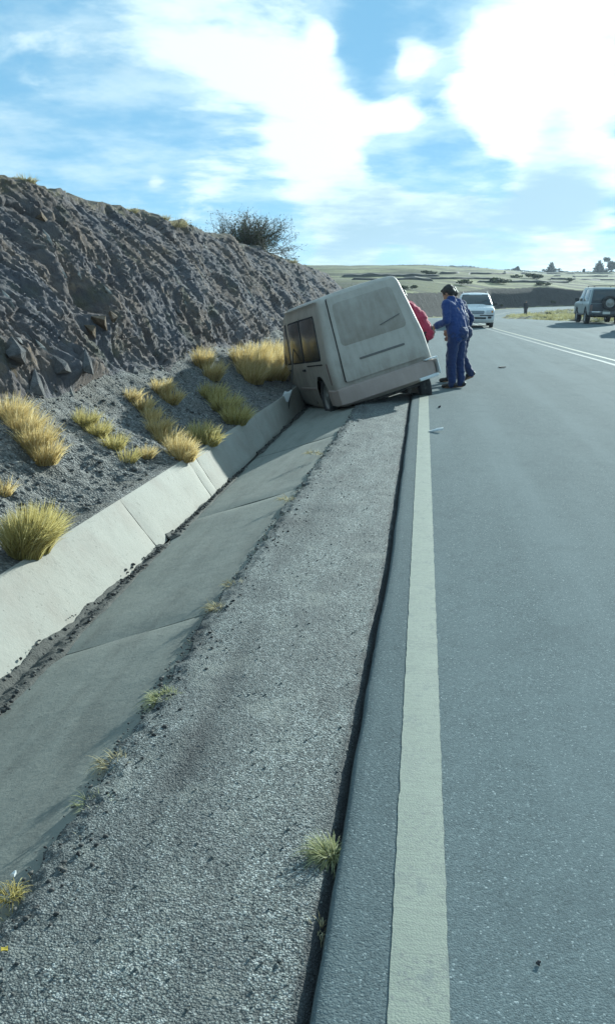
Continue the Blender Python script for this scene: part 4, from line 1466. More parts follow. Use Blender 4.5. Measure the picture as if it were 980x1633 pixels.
# rear: tailgate, dusty window, bumper, lamps
ra, rb = (0.0, .60), (.12, 1.90)
ra2 = (0.02, 1.02)
V_.seg('tailgate_seam', ra2, rb, [(-.660, -.42), (.608, -.42), (.510, .95), (-.535, .95)], .016, 'seam', .03, .02, bev=0)
tg = V_.seg('tailgate', ra2, rb, [(-.664, -.425), (.596, -.425), (.498, .955), (-.539, .955)], .026, 'van_paint', .03, .03, bev=.010)
V_.seg('rear_window', ra2, rb, [(-.53, .14), (.50, .14), (.45, .84), (-.465, .84)], .0275, 'van_dusty_glass', .08, .012, tg, bev=.001)
V_.seg('garnish', ra2, rb, [(-.40, -.14), (.30, -.14), (.30, -.105), (-.40, -.105)], .036, 'van_trim', .012, .02, tg, bev=.006)
V_.seg('wiper', ra2, rb, [(-.46, .36), (-.14, .28), (-.14, .295), (-.46, .372)], .045, 'van_trim', .003, .012, tg, bev=.002)
for sg in (1, -1):
    V_.side('tail_lamp', [(.10, .66), (.17, .66), (.18, .98), (.11, .98)], sg, .003, 'lamp_red', .02, .02)
# bumper: swept bar with returns round both corners
def bumper(name, l0, sgn, h0, h1, w_, depth, mat, parent):
    path = [(l0 + sgn * -.42, w_ + .012), (l0 + sgn * -.10, w_ + .02), (l0 + sgn * .02, w_ - .03), (l0 + sgn * .07, w_ - .16), (l0 + sgn * .085, 0)]
    path = path + [(l, -y) for l, y in path[-2::-1]]
    bm = bmesh.new()
    rows_ = []
    hs = [h0, h0 + .015, (h0 + h1) / 2, h1 - .02, h1]
    io = [.035, .008, 0, .006, .045]
    for (l, y) in path:
        rows_.append([bm.verts.new((l - sgn * q, y - math.copysign(q, y) if abs(y) > .01 else 0, h)) for h, q in zip(hs, io)] + [bm.verts.new((l - sgn * depth, y * .93, h1)), bm.verts.new((l - sgn * depth, y * .93, h0))])
    k = len(rows_[0])
    for a, b in zip(rows_[:-1], rows_[1:]):
        for i in range(k):
            bm.faces.new((a[i], a[(i + 1) % k], b[(i + 1) % k], b[i]))
    bm.faces.new(rows_[0]); bm.faces.new(rows_[-1][::-1])
    bmesh.ops.subdivide_edges(bm, edges=[], cuts=0)
    return bm_obj(name, bm, MATS[mat], parent, True, 45)


rbp = bumper('rear_bumper', -.01, -1, .345, .595, .78, .10, 'van_bumper_paint', van)
V_.box('bumper_highlight_chip', (-.055, -.70, .601), (.13, .19, .016), 'chip_highlight_white', rbp, .006)  # white chips, also painting the highlight on the bumper's right end
V_.box('bumper_highlight_chip', (-.045, -.60, .352), (.13, .30, .045), 'chip_highlight_white', rbp, .012)
V_.box('bumper_corner', (.16, -.797, .46), (.46, .014, .22), 'chip_highlight_white', rbp, .005)
bumper('front_bumper', VL + .03, 1, .32, .57, .76, .10, 'black_plastic', van)
# sides
for sg in (1, -1):
    V_.side('window_seal', [(.40, 1.03), (1.535, 1.03), (1.535, 1.70), (.50, 1.69)], sg, .0055, 'seam', .07, .012)
    V_.side('side_window', [(.43, 1.055), (1.455, 1.055), (1.455, 1.675), (.52, 1.665)], sg, .010, 'glass_dark', .06, .012)
    V_.side('window_seal', [(1.50, 1.03), (2.42, 1.03), (2.42, 1.70), (1.50, 1.70)], sg, .004, 'seam', .07, .012)
    V_.side('side_window', [(1.575, 1.055), (2.395, 1.055), (2.395, 1.675), (1.575, 1.675)], sg, .010, 'glass_dark', .06, .012)
    V_.side('door_seam', [(2.50, .36), (2.515, .36), (2.515, 1.72), (2.50, 1.72)], sg, .003, 'seam', 0, .01, bev=0)
    V_.side('door_seam', [(1.50, .36), (1.515, .36), (1.515, 1.72), (1.50, 1.72)], sg, .003, 'seam', 0, .01, bev=0)
    V_.side('window_seal', [(2.55, 1.03), (VL - .28, 1.03), (VL - .80, 1.69), (2.55, 1.71)], sg, .004, 'seam', .05, .012)
    V_.side('door_window', [(2.575, 1.055), (VL - .345, 1.055), (VL - .80, 1.665), (2.575, 1.685)], sg, .010, 'glass_dark', .04, .012)
    V_.side('door_handle', [(2.58, .92), (2.74, .92), (2.74, .95), (2.58, .95)], sg, .022, 'black_plastic', .01, .02)
    V_.side('door_handle', [(1.56, .90), (1.74, .90), (1.74, .935), (1.56, .935)], sg, .022, 'black_plastic', .01, .02)
    V_.side('body_moulding', [(1.20, .60), (VL - 1.18, .60), (VL - 1.18, .635), (1.20, .635)], sg, .012, 'van_bumper_paint', .008, .012)
    V_.side('sliding_rail', [(.40, .965), (1.40, .965), (1.40, .985), (.40, .985)], sg, .006, 'seam', .004, .01, bev=0)
    mz = .80 if sg > 0 else 1.12
    mr = V_.box('mirror', (VL - .36, sg * .92, mz), (.07, .18, .17), 'black_plastic', bev=.03)
    V_.tube('mirror_arm', [(VL - .42, sg * .765, 1.0), (VL - .38, sg * .86, mz + .06)], .014, 'black_plastic', mr)
wa, wb = (VL - .66, 1.84), (VL - .12, 1.05)
V_.seg('windscreen_seal', wa, wb, [(-.60, .06), (.60, .06), (.70, .95), (-.70, .95)], .006, 'seam', .08, .02)
V_.seg('windscreen', wa, wb, [(-.575, .09), (.575, .09), (.675, .92), (-.675, .92)], .012, 'glass_dark', .07, .02)
for sg in (1, -1):
    V_.seg('headlight', (VL - .01, .86), (VL, .42), [(sg * .42, .12), (sg * .68, .12), (sg * .68, .44), (sg * .42, .44)], .014, 'lamp_clear', .03, .03)
V_.seg('grille', (VL - .01, .86), (VL, .42), [(-.38, .14), (.38, .14), (.38, .42), (-.38, .42)], .012, 'black_plastic', .02, .03)
for yy_ in (-.55, .55):
    V_.tube('roof_gutter', [(.25, yy_ * 1.16, 1.86), (VL - 1.0, yy_ * 1.16, 1.875)], .011, 'van_paint')

# ------------------------------------------------------------------ white car coming towards the camera
def white_car(loc, rz, label):
    root = empty('white_estate_car', loc, (0, 0, rz))
    tag(root, label, 'car')
    wf = lambda h: np.interp(h, [.2, .5, .85, .92, 1.5], [.78, .82, .82, .80, .60])
    prof = [(0, .42), (-.02, .85), (.16, 1.40), (.5, 1.49), (2.3, 1.51), (2.62, 1.46), (3.28, .98), (3.95, .87), (4.12, .74), (4.16, .36), (4.08, .24), (.06, .26)]
    bm = loft_body(prof, [.06, .1, .12, .3, .4, .15, .2, .25, .12, .08, .05, .05], wf, .06, .03)
    v = Vehicle('car', wf, root); v.centre = (2.0, .75)
    b = bm_obj('body', bm, MATS['white_paint'], root, True, 28)
    cs = [cyl_cutter(l, s * .82, .31, .345, .5, root) for l in (.72, 3.36) for s in (1, -1)]
    bpy.context.view_layer.update()
    boolean_cut(b, cs)
    for l in (.72, 3.36):
        for s in (1, -1):
            v.wheel(l, s * .72, .295, .295, .18, s)
    v.box('underbody', (2.05, 0, .27), (3.6, 1.2, .12), 'underbody')
    wa, wb = (2.62, 1.46), (3.28, .98)
    v.seg('windscreen_seal', wa, wb, [(-.58, .05), (.58, .05), (.72, 1.0), (-.72, 1.0)], .022, 'seam', .06, .02)
    v.seg('windscreen', wa, wb, [(-.56, .09), (.56, .09), (.69, .95), (-.69, .95)], .030, 'glass_car', .05, .02)
    fa, fb = (4.12, .74), (4.16, .36)
    for s in (1, -1):
        hl = v.seg('headlight', fa, fb, [(s * .44, -.10), (s * .76, -.14), (s * .77, .24), (s * .46, .30)], .032, 'lamp_clear', .04, .06)
        v.seg('indicator', fa, fb, [(s * .67, -.05), (s * .75, -.05), (s * .75, .2), (s * .67, .2)], .037, 'lamp_amber', .02, .02, hl)
        v.seg('fog_lamp', fa, fb, [(s * .52, .62), (s * .68, .62), (s * .68, .86), (s * .52, .86)], .035, 'black_plastic', .03, .03)
        mr = v.box('mirror', (2.98, s * .90, 1.03), (.09, .20, .14), 'white_paint' if s < 0 else 'black_plastic', bev=.04)
        v.side('side_window', [(1.95, .98), (2.95, .98), (2.60, 1.36), (1.95, 1.41)], s, .006, 'glass_car', .03, .015)
        v.side('side_window', [(1.0, .98), (1.88, .98), (1.88, 1.41), (1.0, 1.42)], s, .006, 'glass_car', .03, .015)
        v.side('side_window', [(.22, .98), (.92, .98), (.92, 1.41), (.34, 1.38)], s, .006, 'glass_car', .03, .015)
        v.tube('roof_rail', [(.4, s * .54, 1.50), (.5, s * .55, 1.55), (2.2, s * .55, 1.565), (2.32, s * .54, 1.51)], .014, 'black_plastic')
    g = v.seg('grille', fa, fb, [(-.38, -.02), (.38, -.02), (.34, .36), (-.34, .36)], .034, 'black_plastic', .04, .04)
    for k in range(3):
        v.seg('grille_bar', fa, fb, [(-.34, .05 + .1 * k), (.34, .05 + .1 * k), (.34, .075 + .1 * k), (-.34, .075 + .1 * k)], .042, 'chrome', .004, .01, g, bev=0)
    v.seg('lower_grille', fa, fb, [(-.45, .70), (.45, .70), (.45, .92), (-.45, .92)], .034, 'black_plastic', .03, .04)
    v.seg('bumper_strip', fa, fb, [(-.76, .44), (.76, .44), (.76, .56), (-.76, .56)], .045, 'black_plastic', .02, .05)
    v.seg('number_plate', fa, fb, [(-.17, .42), (.17, .42), (.17, .66), (-.17, .66)], .055, 'plate_white', .01, .01)
    for s in (1, -1):
        v.tube('wiper', [(3.20, s * .05 + .1, 1.09), (3.02, s * .25 + .25, 1.22)], .008, 'black_plastic')
    return root


white_car((2.36, 45.2, 0.0), rad(-91), 'white estate car driving towards the camera in the left lane')

# ------------------------------------------------------------------ parked off-road vehicle
def make_suv(loc, rz, label):
    root = empty('off_road_car', loc, (0, 0, rz))
    tag(root, label, 'off-road car', 'off-road cars parked on the right')
    wf = lambda h: np.interp(h, [.3, .6, 1.0, 1.06, 1.8], [.80, .86, .86, .84, .68])
    prof = [(0, .52), (-.02, 1.0), (.10, 1.72), (.4, 1.78), (2.35, 1.80), (2.62, 1.74), (3.12, 1.16), (4.15, 1.04), (4.28, .92), (4.30, .50), (4.2, .42), (.08, .44)]
    bm = loft_body(prof, [.06, .1, .10, .2, .3, .12, .12, .2, .1, .06, .05, .05], wf, .055, .02)
    v = Vehicle('suv', wf, root); v.centre = (2.1, 1.0)
    b = bm_obj('body', bm, MATS['suv_paint'], root, True, 28)
    cs = [cyl_cutter(l, s * .86, .42, .44, .5, root) for l in (.80, 3.42) for s in (1, -1)]
    bpy.context.view_layer.update()
    boolean_cut(b, cs)
    for l in (.80, 3.42):
        for s in (1, -1):
            v.wheel(l, s * .76, .37, .37, .24, s)
    v.box('underbody', (2.1, 0, .45), (3.9, .8, .16), 'underbody')
    v.tube('axle', [(.8, -.7, .37), (.8, .7, .37)], .05, 'underbody')
    ra, rb = (-.02, 1.0), (.10, 1.72)
    tg = v.seg('tailgate', (0, .60), (-.02, 1.0), [(-.76, 0.02), (.76, .02), (.76, 1.0), (-.76, 1.0)], .022, 'suv_shaded_paint', .04, .03, bev=.008)
    v.seg('rear_panel', ra, rb, [(-.74, .02), (.74, .02), (.63, .97), (-.63, .97)], .022, 'suv_shaded_paint', .05, .03, bev=.008)
    v.seg('rear_window', ra, rb, [(-.66, .16), (.66, .16), (.58, .90), (-.58, .90)], .032, 'glass_car', .06, .02)
    v.box('rear_bumper', (-.08, 0, .55), (.20, 1.68, .20), 'suv_shaded_paint', bev=.05)
    v.box('bumper_trim', (-.185, .50, .60), (.012, .42, .06), 'chrome', bev=.004)
    v.box('number_plate', (-.19, .0, .56), (.012, .36, .13), 'plate_white', bev=.004)
    for s in (1, -1):
        v.seg('tail_lamp', (0, .60), (-.02, 1.0), [(s * .66, .1), (s * .79, .1), (s * .79, .85), (s * .66, .85)], .026, 'lamp_red', .02, .02)
        v.side('side_window', [(1.62, 1.12), (2.92, 1.12), (2.50, 1.66), (1.62, 1.69)], s, .006, 'glass_car', .04, .015)
        v.side('side_window', [(.28, 1.12), (1.52, 1.12), (1.52, 1.69), (.38, 1.68)], s, .006, 'glass_car', .05, .015)
        v.side('door_seam', [(1.56, .50), (1.575, .50), (1.575, 1.72), (1.56, 1.72)], s, .004, 'seam', 0, .01, bev=0)
        v.side('door_handle', [(1.66, .96), (1.82, .96), (1.82, .99), (1.66, .99)], s, .022, 'black_plastic', .01, .02)
        v.side('side_step', [(1.3, .42), (2.95, .42), (2.95, .47), (1.3, .47)], s, .08, 'black_plastic', .02, .14)
        v.box('mirror', (2.82, s * .97, 1.20), (.10, .22, .18), 'black_plastic', bev=.04)
        v.tube('roof_rail', [(.35, s * .56, 1.80), (.40, s * .57, 1.87), (2.1, s * .57, 1.88), (2.2, s * .56, 1.80)], .018, 'black_plastic')
    for l in np.linspace(.45, 2.05, 6):
        v.tube('roof_rack_bar', [(l, -.57, 1.875), (l, .57, 1.875)], .014, 'black_plastic')
    sp = v.wheel(-.22, -.12, 1.05, .36, .22, 1)
    sp.rotation_euler = (0, 0, rad(90))
    v.seg('windscreen', (2.62, 1.74), (3.12, 1.16), [(-.62, .08), (.62, .08), (.74, .95), (-.74, .95)], .025, 'glass_car', .06, .02)
    for s in (1, -1):
        v.seg('headlight', (4.28, .92), (4.30, .50), [(s * .50, .05), (s * .76, .05), (s * .76, .45), (s * .50, .45)], .025, 'lamp_clear', .03, .04)
    v.seg('grille', (4.28, .92), (4.30, .50), [(-.44, .05), (.44, .05), (.44, .45), (-.44, .45)], .02, 'black_plastic', .02, .03)
    v.box('front_bumper', (4.34, 0, .52), (.18, 1.66, .2), 'suv_shaded_paint', bev=.05)
    return root


def copy_tree(o, parent=None):
    c = o.copy()
    COL.objects.link(c)
    c.parent = parent
    for ch in list(o.children):
        copy_tree(ch, c)
    return c


suv = make_suv((8.98, 46.9, 0.0), rad(90), 'grey off-road car with spare wheel on its rear, parked at right')
suv2 = copy_tree(suv)
suv2.location = (9.32, 37.6, 0.0)
suv2.rotation_euler = (0, 0, rad(81))
suv2['label'] = 'nearer off-road car just past the right edge, only its shadow shows'

# ------------------------------------------------------------------ people
def rcone(bm, a, b, ra, rb, seg=14):
    """round cone: tube with ball ends"""
    a = Vector(a); b = Vector(b)
    d = b - a
    ln = max(d.length, 1e-4)
    M = Matrix.Translation((a + b) / 2) @ d.to_track_quat('Z', 'Y').to_matrix().to_4x4()
    bmesh.ops.create_cone(bm, cap_ends=True, segments=seg, radius1=ra, radius2=rb, depth=ln, matrix=M)
    for p, r in ((a, ra), (b, rb)):
        bmesh.ops.create_icosphere(bm, subdivisions=2, radius=r, matrix=Matrix.Translation(p))


def ball(bm, c, s, rot=(0, 0, 0), sub=3):
    bmesh.ops.create_icosphere(bm, subdivisions=sub, radius=1, matrix=Matrix.Translation(c) @ Euler(rot).to_matrix().to_4x4() @ Matrix.Diagonal((*s, 1)))


def remeshed(name, bm, voxel, mat, parent, smooth_it=3, folds=0.0, seed=0):
    me = bpy.data.meshes.new(name)
    bm.to_mesh(me); bm.free()
    o = bpy.data.objects.new(name, me)
    COL.objects.link(o)
    md = o.modifiers.new('r', 'REMESH'); md.mode = 'VOXEL'; md.voxel_size = voxel
    sm = o.modifiers.new('s', 'SMOOTH'); sm.iterations = smooth_it; sm.factor = 0.5
    dg = bpy.context.evaluated_depsgraph_get()
    m2 = bpy.data.meshes.new_from_object(o.evaluated_get(dg))
    bpy.data.objects.remove(o)
    if folds:
        n = len(m2.vertices)
        co = np.zeros(n * 3, np.float32); m2.vertices.foreach_get('co', co); co = co.reshape(-1, 3)
        no = np.zeros(n * 3, np.float32); m2.vertices.foreach_get('normal', no); no = no.reshape(-1, 3)
        f = fbm(co[:, 0] * 9 + seed, co[:, 1] * 9, co[:, 2] * 13, 3) + 0.6 * np.abs(perlin(co[:, 0] * 5 + seed, co[:, 1] * 5 + co[:, 2] * 6, co[:, 2] * 16))
        co = co + no * (folds * f)[:, None]
        m2.vertices.foreach_set('co', co.ravel())
    m2.materials.clear()
    return link_mesh(name, m2, MATS[mat], parent, True)


def person(loc, rz, J, label, jacket, trousers, scale=1.0, detail=True, hair='hair_black', seed=0, tail=0.0):
    """J: joints in the person's own frame (x forwards, y to their left, z up)"""
    root = empty('person', loc, (0, 0, rz))
    root.scale = (scale,) * 3
    tag(root, label, 'person')
    v = {k: np.array(p, float) for k, p in J.items()}
    head = v['head']; look = v['look'] / np.linalg.norm(v['look'])
    lat = np.array([0, 1, 0.0])
    upv = np.cross(look, lat); upv /= np.linalg.norm(upv)
    bm = bmesh.new()
    # head: skull, jaw, nose, ears, brow
    R = np.stack([look, lat, upv], 1)
    hb = lambda p: head + R @ np.array(p)
    q = Matrix(R.tolist()).to_euler()
    ball(bm, hb((-.012, 0, .025)), (.098, .076, .092), q)
    ball(bm, hb((.028, 0, -.045)), (.066, .056, .066), q)
    rcone(bm, hb((.088, 0, .012)), hb((.104, 0, -.022)), .009, .014, 10)
    for s in (1, -1):
        ball(bm, hb((-.012, s * .076, -.008)), (.018, .009, .030), q, 2)
        rcone(bm, hb((.076, s * .012, .026)), hb((.070, s * .046, .026)), .010, .008, 8)
    rcone(bm, v['neck'], hb((-.02, 0, -.05)), .058, .052)
    # torso under the clothes
    rcone(bm, v['pelvis'], v['chest'], .115, .12)
    rcone(bm, v['chest'], v['neck'], .12, .055)
    for s in 'LR':
        sg = 1 if s == 'L' else -1
        rcone(bm, v['chest'], v['sh' + s], .09, .06)
        rcone(bm, v['sh' + s], v['el' + s], .052, .042)
        rcone(bm, v['el' + s], v['wr' + s], .040, .027)
        rcone(bm, v['pelvis'], v['hip' + s], .10, .085)
        rcone(bm, v['hip' + s], v['kn' + s], .078, .055)
        rcone(bm, v['kn' + s], v['an' + s], .054, .036)
        toe = v.get('toe' + s, v['an' + s] + np.array([.15, 0, -.06]))
        rcone(bm, v['an' + s] + np.array([-.02, 0, -.04]), toe, .035, .030)
        # hand: palm, four fingers, thumb leaving the side of the palm
        w_ = v['wr' + s]
        d = w_ - v['el' + s]; d = d / np.linalg.norm(d)
        d = d * .8 + np.array([.15, 0, -.45]) * .5; d /= np.linalg.norm(d)
        across = np.cross(d, np.array([0, sg * 1.0, 0.25])); across /= np.linalg.norm(across)
        inward = np.cross(d, across) * sg
        inward /= np.linalg.norm(inward)
        if inward[1] * sg > 0: inward = -inward
        rcone(bm, w_, w_ + d * .045, .026, .030, 10)
        for kf in range(4):
            o_ = across * (.030 - .020 * kf)
            b0 = w_ + d * .055 + o_
            rcone(bm, w_ + d * .02 + o_ * .8, b0, .014, .0115, 8)
            Lf = (.040, .046, .043, .034)[kf]
            m1 = b0 + (d * .90 + inward * .35) * Lf
            m2_ = m1 + (d * .55 + inward * .75) * Lf * .75
            rcone(bm, b0, m1, .0105, .0095, 8)
            rcone(bm, m1, m2_, .0095, .008, 8)
        t0 = w_ + d * .02 + across * .024
        t1_ = t0 + (d * .55 + across * .75 + inward * .25) * .042
        t2_ = t1_ + (d * .85 + inward * .35) * .030
        rcone(bm, t0, t1_, .014, .011, 8)
        rcone(bm, t1_, t2_, .011, .009, 8)
    remeshed('body', bm, .0065 if detail else .02, 'skin', root, 2)
    if detail:
        for s in (1, -1):
            bm = bmesh.new(); ball(bm, hb((.079, s * .030, .012)), (.009, .012, .008), q, 2)
            bm_obj('eye', bm, MATS['eye_dark'], root)
        bm = bmesh.new(); rcone(bm, hb((.088, -.02, -.058)), hb((.088, .02, -.058)), .006, .006, 8)
        bm_obj('mouth', bm, MATS['lip'], root)
    # hair
    bm = bmesh.new()
    ball(bm, hb((-.026, 0, .042)), (.103, .086, .090), q)
    ball(bm, hb((-.060, 0, -.012)), (.062, .074, .070), q)
    ball(bm, hb((.042, 0, .092)), (.052, .062, .026), q)
    remeshed('hair', bm, .011 if detail else .02, hair, root, 1, .012, seed)
    # jacket
    bm = bmesh.new()
    c0 = v['pelvis'] + (v['pelvis'] - v['chest']) * .12
    mid_ = (v['pelvis'] + v['chest']) / 2
    bk = v['chest'] - v['pelvis']; bk /= np.linalg.norm(bk)
    for s in (1, -1):
        rcone(bm, c0 + lat * s * .065 + bk * -.02, v['chest'] + lat * s * .065, .128, .128)
        rcone(bm, v['chest'] + lat * s * .065, v['neck'] + lat * s * .035 - bk * .03, .128, .075)
    ball(bm, mid_, (.14, .19, .20))
    rcone(bm, v['neck'] - bk * .02, v['neck'] + bk * .03, .075, .068)
    for s in 'LR':
        rcone(bm, v['chest'] + (v['sh' + s] - v['chest']) * .5, v['sh' + s], .10, .085)
        rcone(bm, v['sh' + s], v['el' + s], .080, .062)
        wend = v['el' + s] + (v['wr' + s] - v['el' + s]) * .93
        rcone(bm, v['el' + s], wend, .062, .045)
    remeshed('jacket', bm, .011 if detail else .025, jacket, root, 4, .013, seed + 1)
    # trousers
    bm = bmesh.new()
    for s in 'LR':
        rcone(bm, v['pelvis'] - bk * .02, v['hip' + s], .125, .115)
        rcone(bm, v['hip' + s], v['kn' + s], .108, .080)
        an = v['an' + s] + np.array([0, 0, -.005])
        rcone(bm, v['kn' + s], an, .080, .066)
    ball(bm, v['pelvis'] + np.array([-.04, 0, -.02]), (.14, .165, .13))
    remeshed('trousers', bm, .011 if detail else .025, trousers, root, 4, .012, seed + 2)
    for s in 'LR':
        bm = bmesh.new()
        a = v['an' + s]; toe = v.get('toe' + s, a + np.array([.16, 0, -.055]))
        heel = a + (a - toe) * .35 + np.array([0, 0, -.035 + .0])
        heel[2] = max(.035, heel[2])
        rcone(bm, heel, a + np.array([.03, 0, -.03]), .040, .046)
        rcone(bm, heel, toe, .038, .036)
        rcone(bm, a + np.array([0, 0, -.01]), a + np.array([.05, 0, -.035]), .048, .045)
        remeshed('shoe', bm, .010 if detail else .02, 'shoe_dark', root, 2)
    return root


stand = dict(pelvis=(0, 0, .90), chest=(.085, 0, 1.20), neck=(.14, 0, 1.385), head=(.20, 0, 1.50), look=(.85, 0, -.62),
             shL=(.11, .175, 1.335), shR=(.11, -.175, 1.335), elL=(.06, .235, 1.07), elR=(.04, -.235, 1.06), wrL=(.30, .17, .99), wrR=(.24, -.17, .84),
             hipL=(0, .085, .85), hipR=(0, -.085, .85), knL=(.035, .095, .46), knR=(.0, -.09, .46), anL=(.0, .10, .085), anR=(-.05, -.09, .085))
p1 = atz(727, 619, 0)
person((p1[0] - .02, p1[1], 0), rad(146), stand, 'person in a blue tracksuit bowing their head beside the van', 'jacket_blue', 'trousers_blue', 1.0, True, seed=1)
walk = dict(stand)
walk.update(pelvis=(0, 0, .87), head=(.22, 0, 1.49), neck=(.15, 0, 1.37), chest=(.07, 0, 1.18), shL=(.10, .17, 1.32), shR=(.08, -.17, 1.32), elL=(.02, .24, 1.05), elR=(-.10, -.23, 1.07), wrL=(.20, .2, .88), wrR=(.02, -.2, .84),
            hipL=(.02, .085, .83), hipR=(-.02, -.085, .83), knL=(.17, .09, .47), knR=(.02, -.09, .45), anL=(.16, .09, .085), anR=(-.16, -.09, .15), toeR=(-.04, -.09, .045))
person((.66, 15.75, 0), rad(165), walk, 'person in navy clothes stepping along behind the one in the blue tracksuit', 'jacket_navy', 'trousers_navy', 1.0, True, seed=5)
bend = dict(stand)
bend.update(pelvis=(-.08, 0, .88), chest=(.12, 0, 1.17), neck=(.27, 0, 1.33), head=(.37, 0, 1.43), look=(.9, 0, -.45), shL=(.22, .175, 1.29), shR=(.22, -.175, 1.29),
            elL=(.40, .22, 1.10), elR=(.40, -.22, 1.08), wrL=(.56, .16, 1.22), wrR=(.55, -.15, 1.15), hipL=(-.07, .085, .84), hipR=(-.07, -.085, .84))
person((-.05, 15.75, 0), rad(176), bend, 'person in a red jacket leaning on the far side of the van', 'jacket_red', 'trousers_dark', 1.0, True, seed=9)
far = dict(stand)
far.update(chest=(.03, 0, 1.2), neck=(.04, 0, 1.4), head=(.06, 0, 1.53), look=(1, 0, -.1), shL=(.03, .18, 1.36), shR=(.03, -.18, 1.36), elL=(.0, .22, 1.08), elR=(0, -.22, 1.08), wrL=(.1, .2, .85), wrR=(.06, -.2, .84))
person((10.75, 99.5, float(terrain(10.75, 99.5))), rad(-80), far, 'distant person in dark clothes standing on the grassy bend', 'jacket_dark', 'trousers_dark', 1.0, False, seed=13)

# ------------------------------------------------------------------ small things on the ground
def litter(name, loc, size, rot, mat, label, cat, seed):
    bm = bmesh.new()
    bmesh.ops.create_cube(bm, size=1)
    bmesh.ops.subdivide_edges(bm, edges=list(bm.edges), cuts=4, use_grid_fill=True)
    for v in bm.verts:
        c = v.co
        c.z += 0.35 * float(perlin(c.x * 2 + seed, c.y * 2, .3)) + .25 * math.sin(c.x * 3)
        c.y *= 1 + .3 * math.sin(c.x * 4 + seed)
        v.co = Vector((c.x * size[0], c.y * size[1], c.z * size[2]))
    o = bm_obj(name, bm, MATS[mat], None, True, 50)
    o.location = loc
    o.rotation_euler = rot
    return tag(o, label, cat)


p = atz(695, 686, .02)
litter('trim_fragment', (p[0], p[1], .022), (.16, .045, .018), (rad(8), rad(-9), rad(8)), 'litter_white', 'white broken trim fragment on the asphalt by the edge line', 'debris', 1)
p = atz(800, 586, .01)
litter('tyre_scrap', (p[0], p[1], .018), (.14, .09, .016), (0, 0, rad(15)), 'litter_dark', 'dark flat scrap lying on the road right of the people', 'debris', 2)
p = atz(700, 649, .01)
litter('dark_pebble', (p[0], p[1], .012), (.035, .03, .022), (0, 0, 0), 'litter_dark', 'small dark pebble on the asphalt near the raised wheel', 'stone', 3)
p = atz(858, 1535, .005)
litter('dark_pebble', (p[0], p[1], .005), (.009, .008, .005), (0, 0, 1), 'litter_dark', 'tiny dark pebble on the asphalt in the foreground', 'stone', 4)
p = atz(8, 1520, -.05)
litter('yellow_leaf', (p[0], p[1], p[2] + .012), (.016, .011, .003), (.3, .2, .5), 'leaf_yellow', 'small yellow leaf on the gravel at the left picture edge', 'leaf', 5)
p = atz(22, 1398, -.05)
litter('white_stone', (p[0], p[1], p[2] + .008), (.012, .011, .010), (0, 0, 0), 'litter_white', 'small white stone beside the weed at the left edge', 'stone', 6)
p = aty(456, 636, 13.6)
litter('sunlit_patch_piece', (p[0], p[1], p[2] + .03), (.11, .03, .17), (rad(10), rad(24), rad(-12)), 'litter_white', 'white piece standing in for a sunlit patch on the ditch wall below the van front', 'debris', 7)  # added white piece imitating sunlit concrete under the van front
# thin pole leaning on the van's left side, foot on the ditch wall
pa, pb = aty(468, 548, 14.9), aty(457, 672, 13.4)
pm = (pa + pb) / 2 + np.array([.02, 0, -.02])
vv, ff = tubes([[(pb, .012), (pb * .66 + pm * .34, .012), (pm, .012), (pm * .4 + pa * .6, .011), (pa, .010)]], 7)
tag(mesh_np('leaning_pole', vv, ff, MATS['wood_dark']), 'thin dark pole leaning on the left side of the van', 'pole')

# ------------------------------------------------------------------ far things: verge grass, ridge trees, field walls, shrubs
n = 5200
xs = 7 + 40 * rng.random(n) ** 1.6; ys_ = 52 + 66 * rng.random(n)
ok = (xs > np.interp(ys_, RIGHT[:, 1], RIGHT[:, 0]) + .5) & (ys_ < np.interp(xs, RIGHT[:, 0][9:], RIGHT[:, 1][9:]) - .5) & (perlin(xs * .35, ys_ * .35, 2) > -.15)
ok &= ~((xs < 11) & (ys_ < 53))
xs, ys_ = xs[ok], ys_[ok]
zs = terrain(xs, ys_)
bv, bf, brn = blades(16, .34, 1.0, .12, (0, 0, 0), .035, .5, 77, 2)
k = len(xs)
sc = (0.6 + .9 * rng.random(k)); an = rng.random(k) * 6.28
Q = bv[None] * sc[:, None, None]
Q = np.stack([Q[..., 0] * np.cos(an)[:, None] - Q[..., 1] * np.sin(an)[:, None], Q[..., 0] * np.sin(an)[:, None] + Q[..., 1] * np.cos(an)[:, None], Q[..., 2]], -1) + np.stack([xs, ys_, zs], -1)[:, None, :]
vg = mesh_np('verge_grass', Q.reshape(-1, 3), (bf[None] + (np.arange(k) * len(bv))[:, None, None]).reshape(-1, 4), MATS['verge_straw'])
vattr(vg, 'rnd', np.clip(np.tile(brn, k) * .6 + np.repeat(rng.random(k), len(brn)) * .5, 0, 1))
tag(vg, 'dry pale grass on the verge inside the bend', 'grass', kind='stuff')
del vg['category']


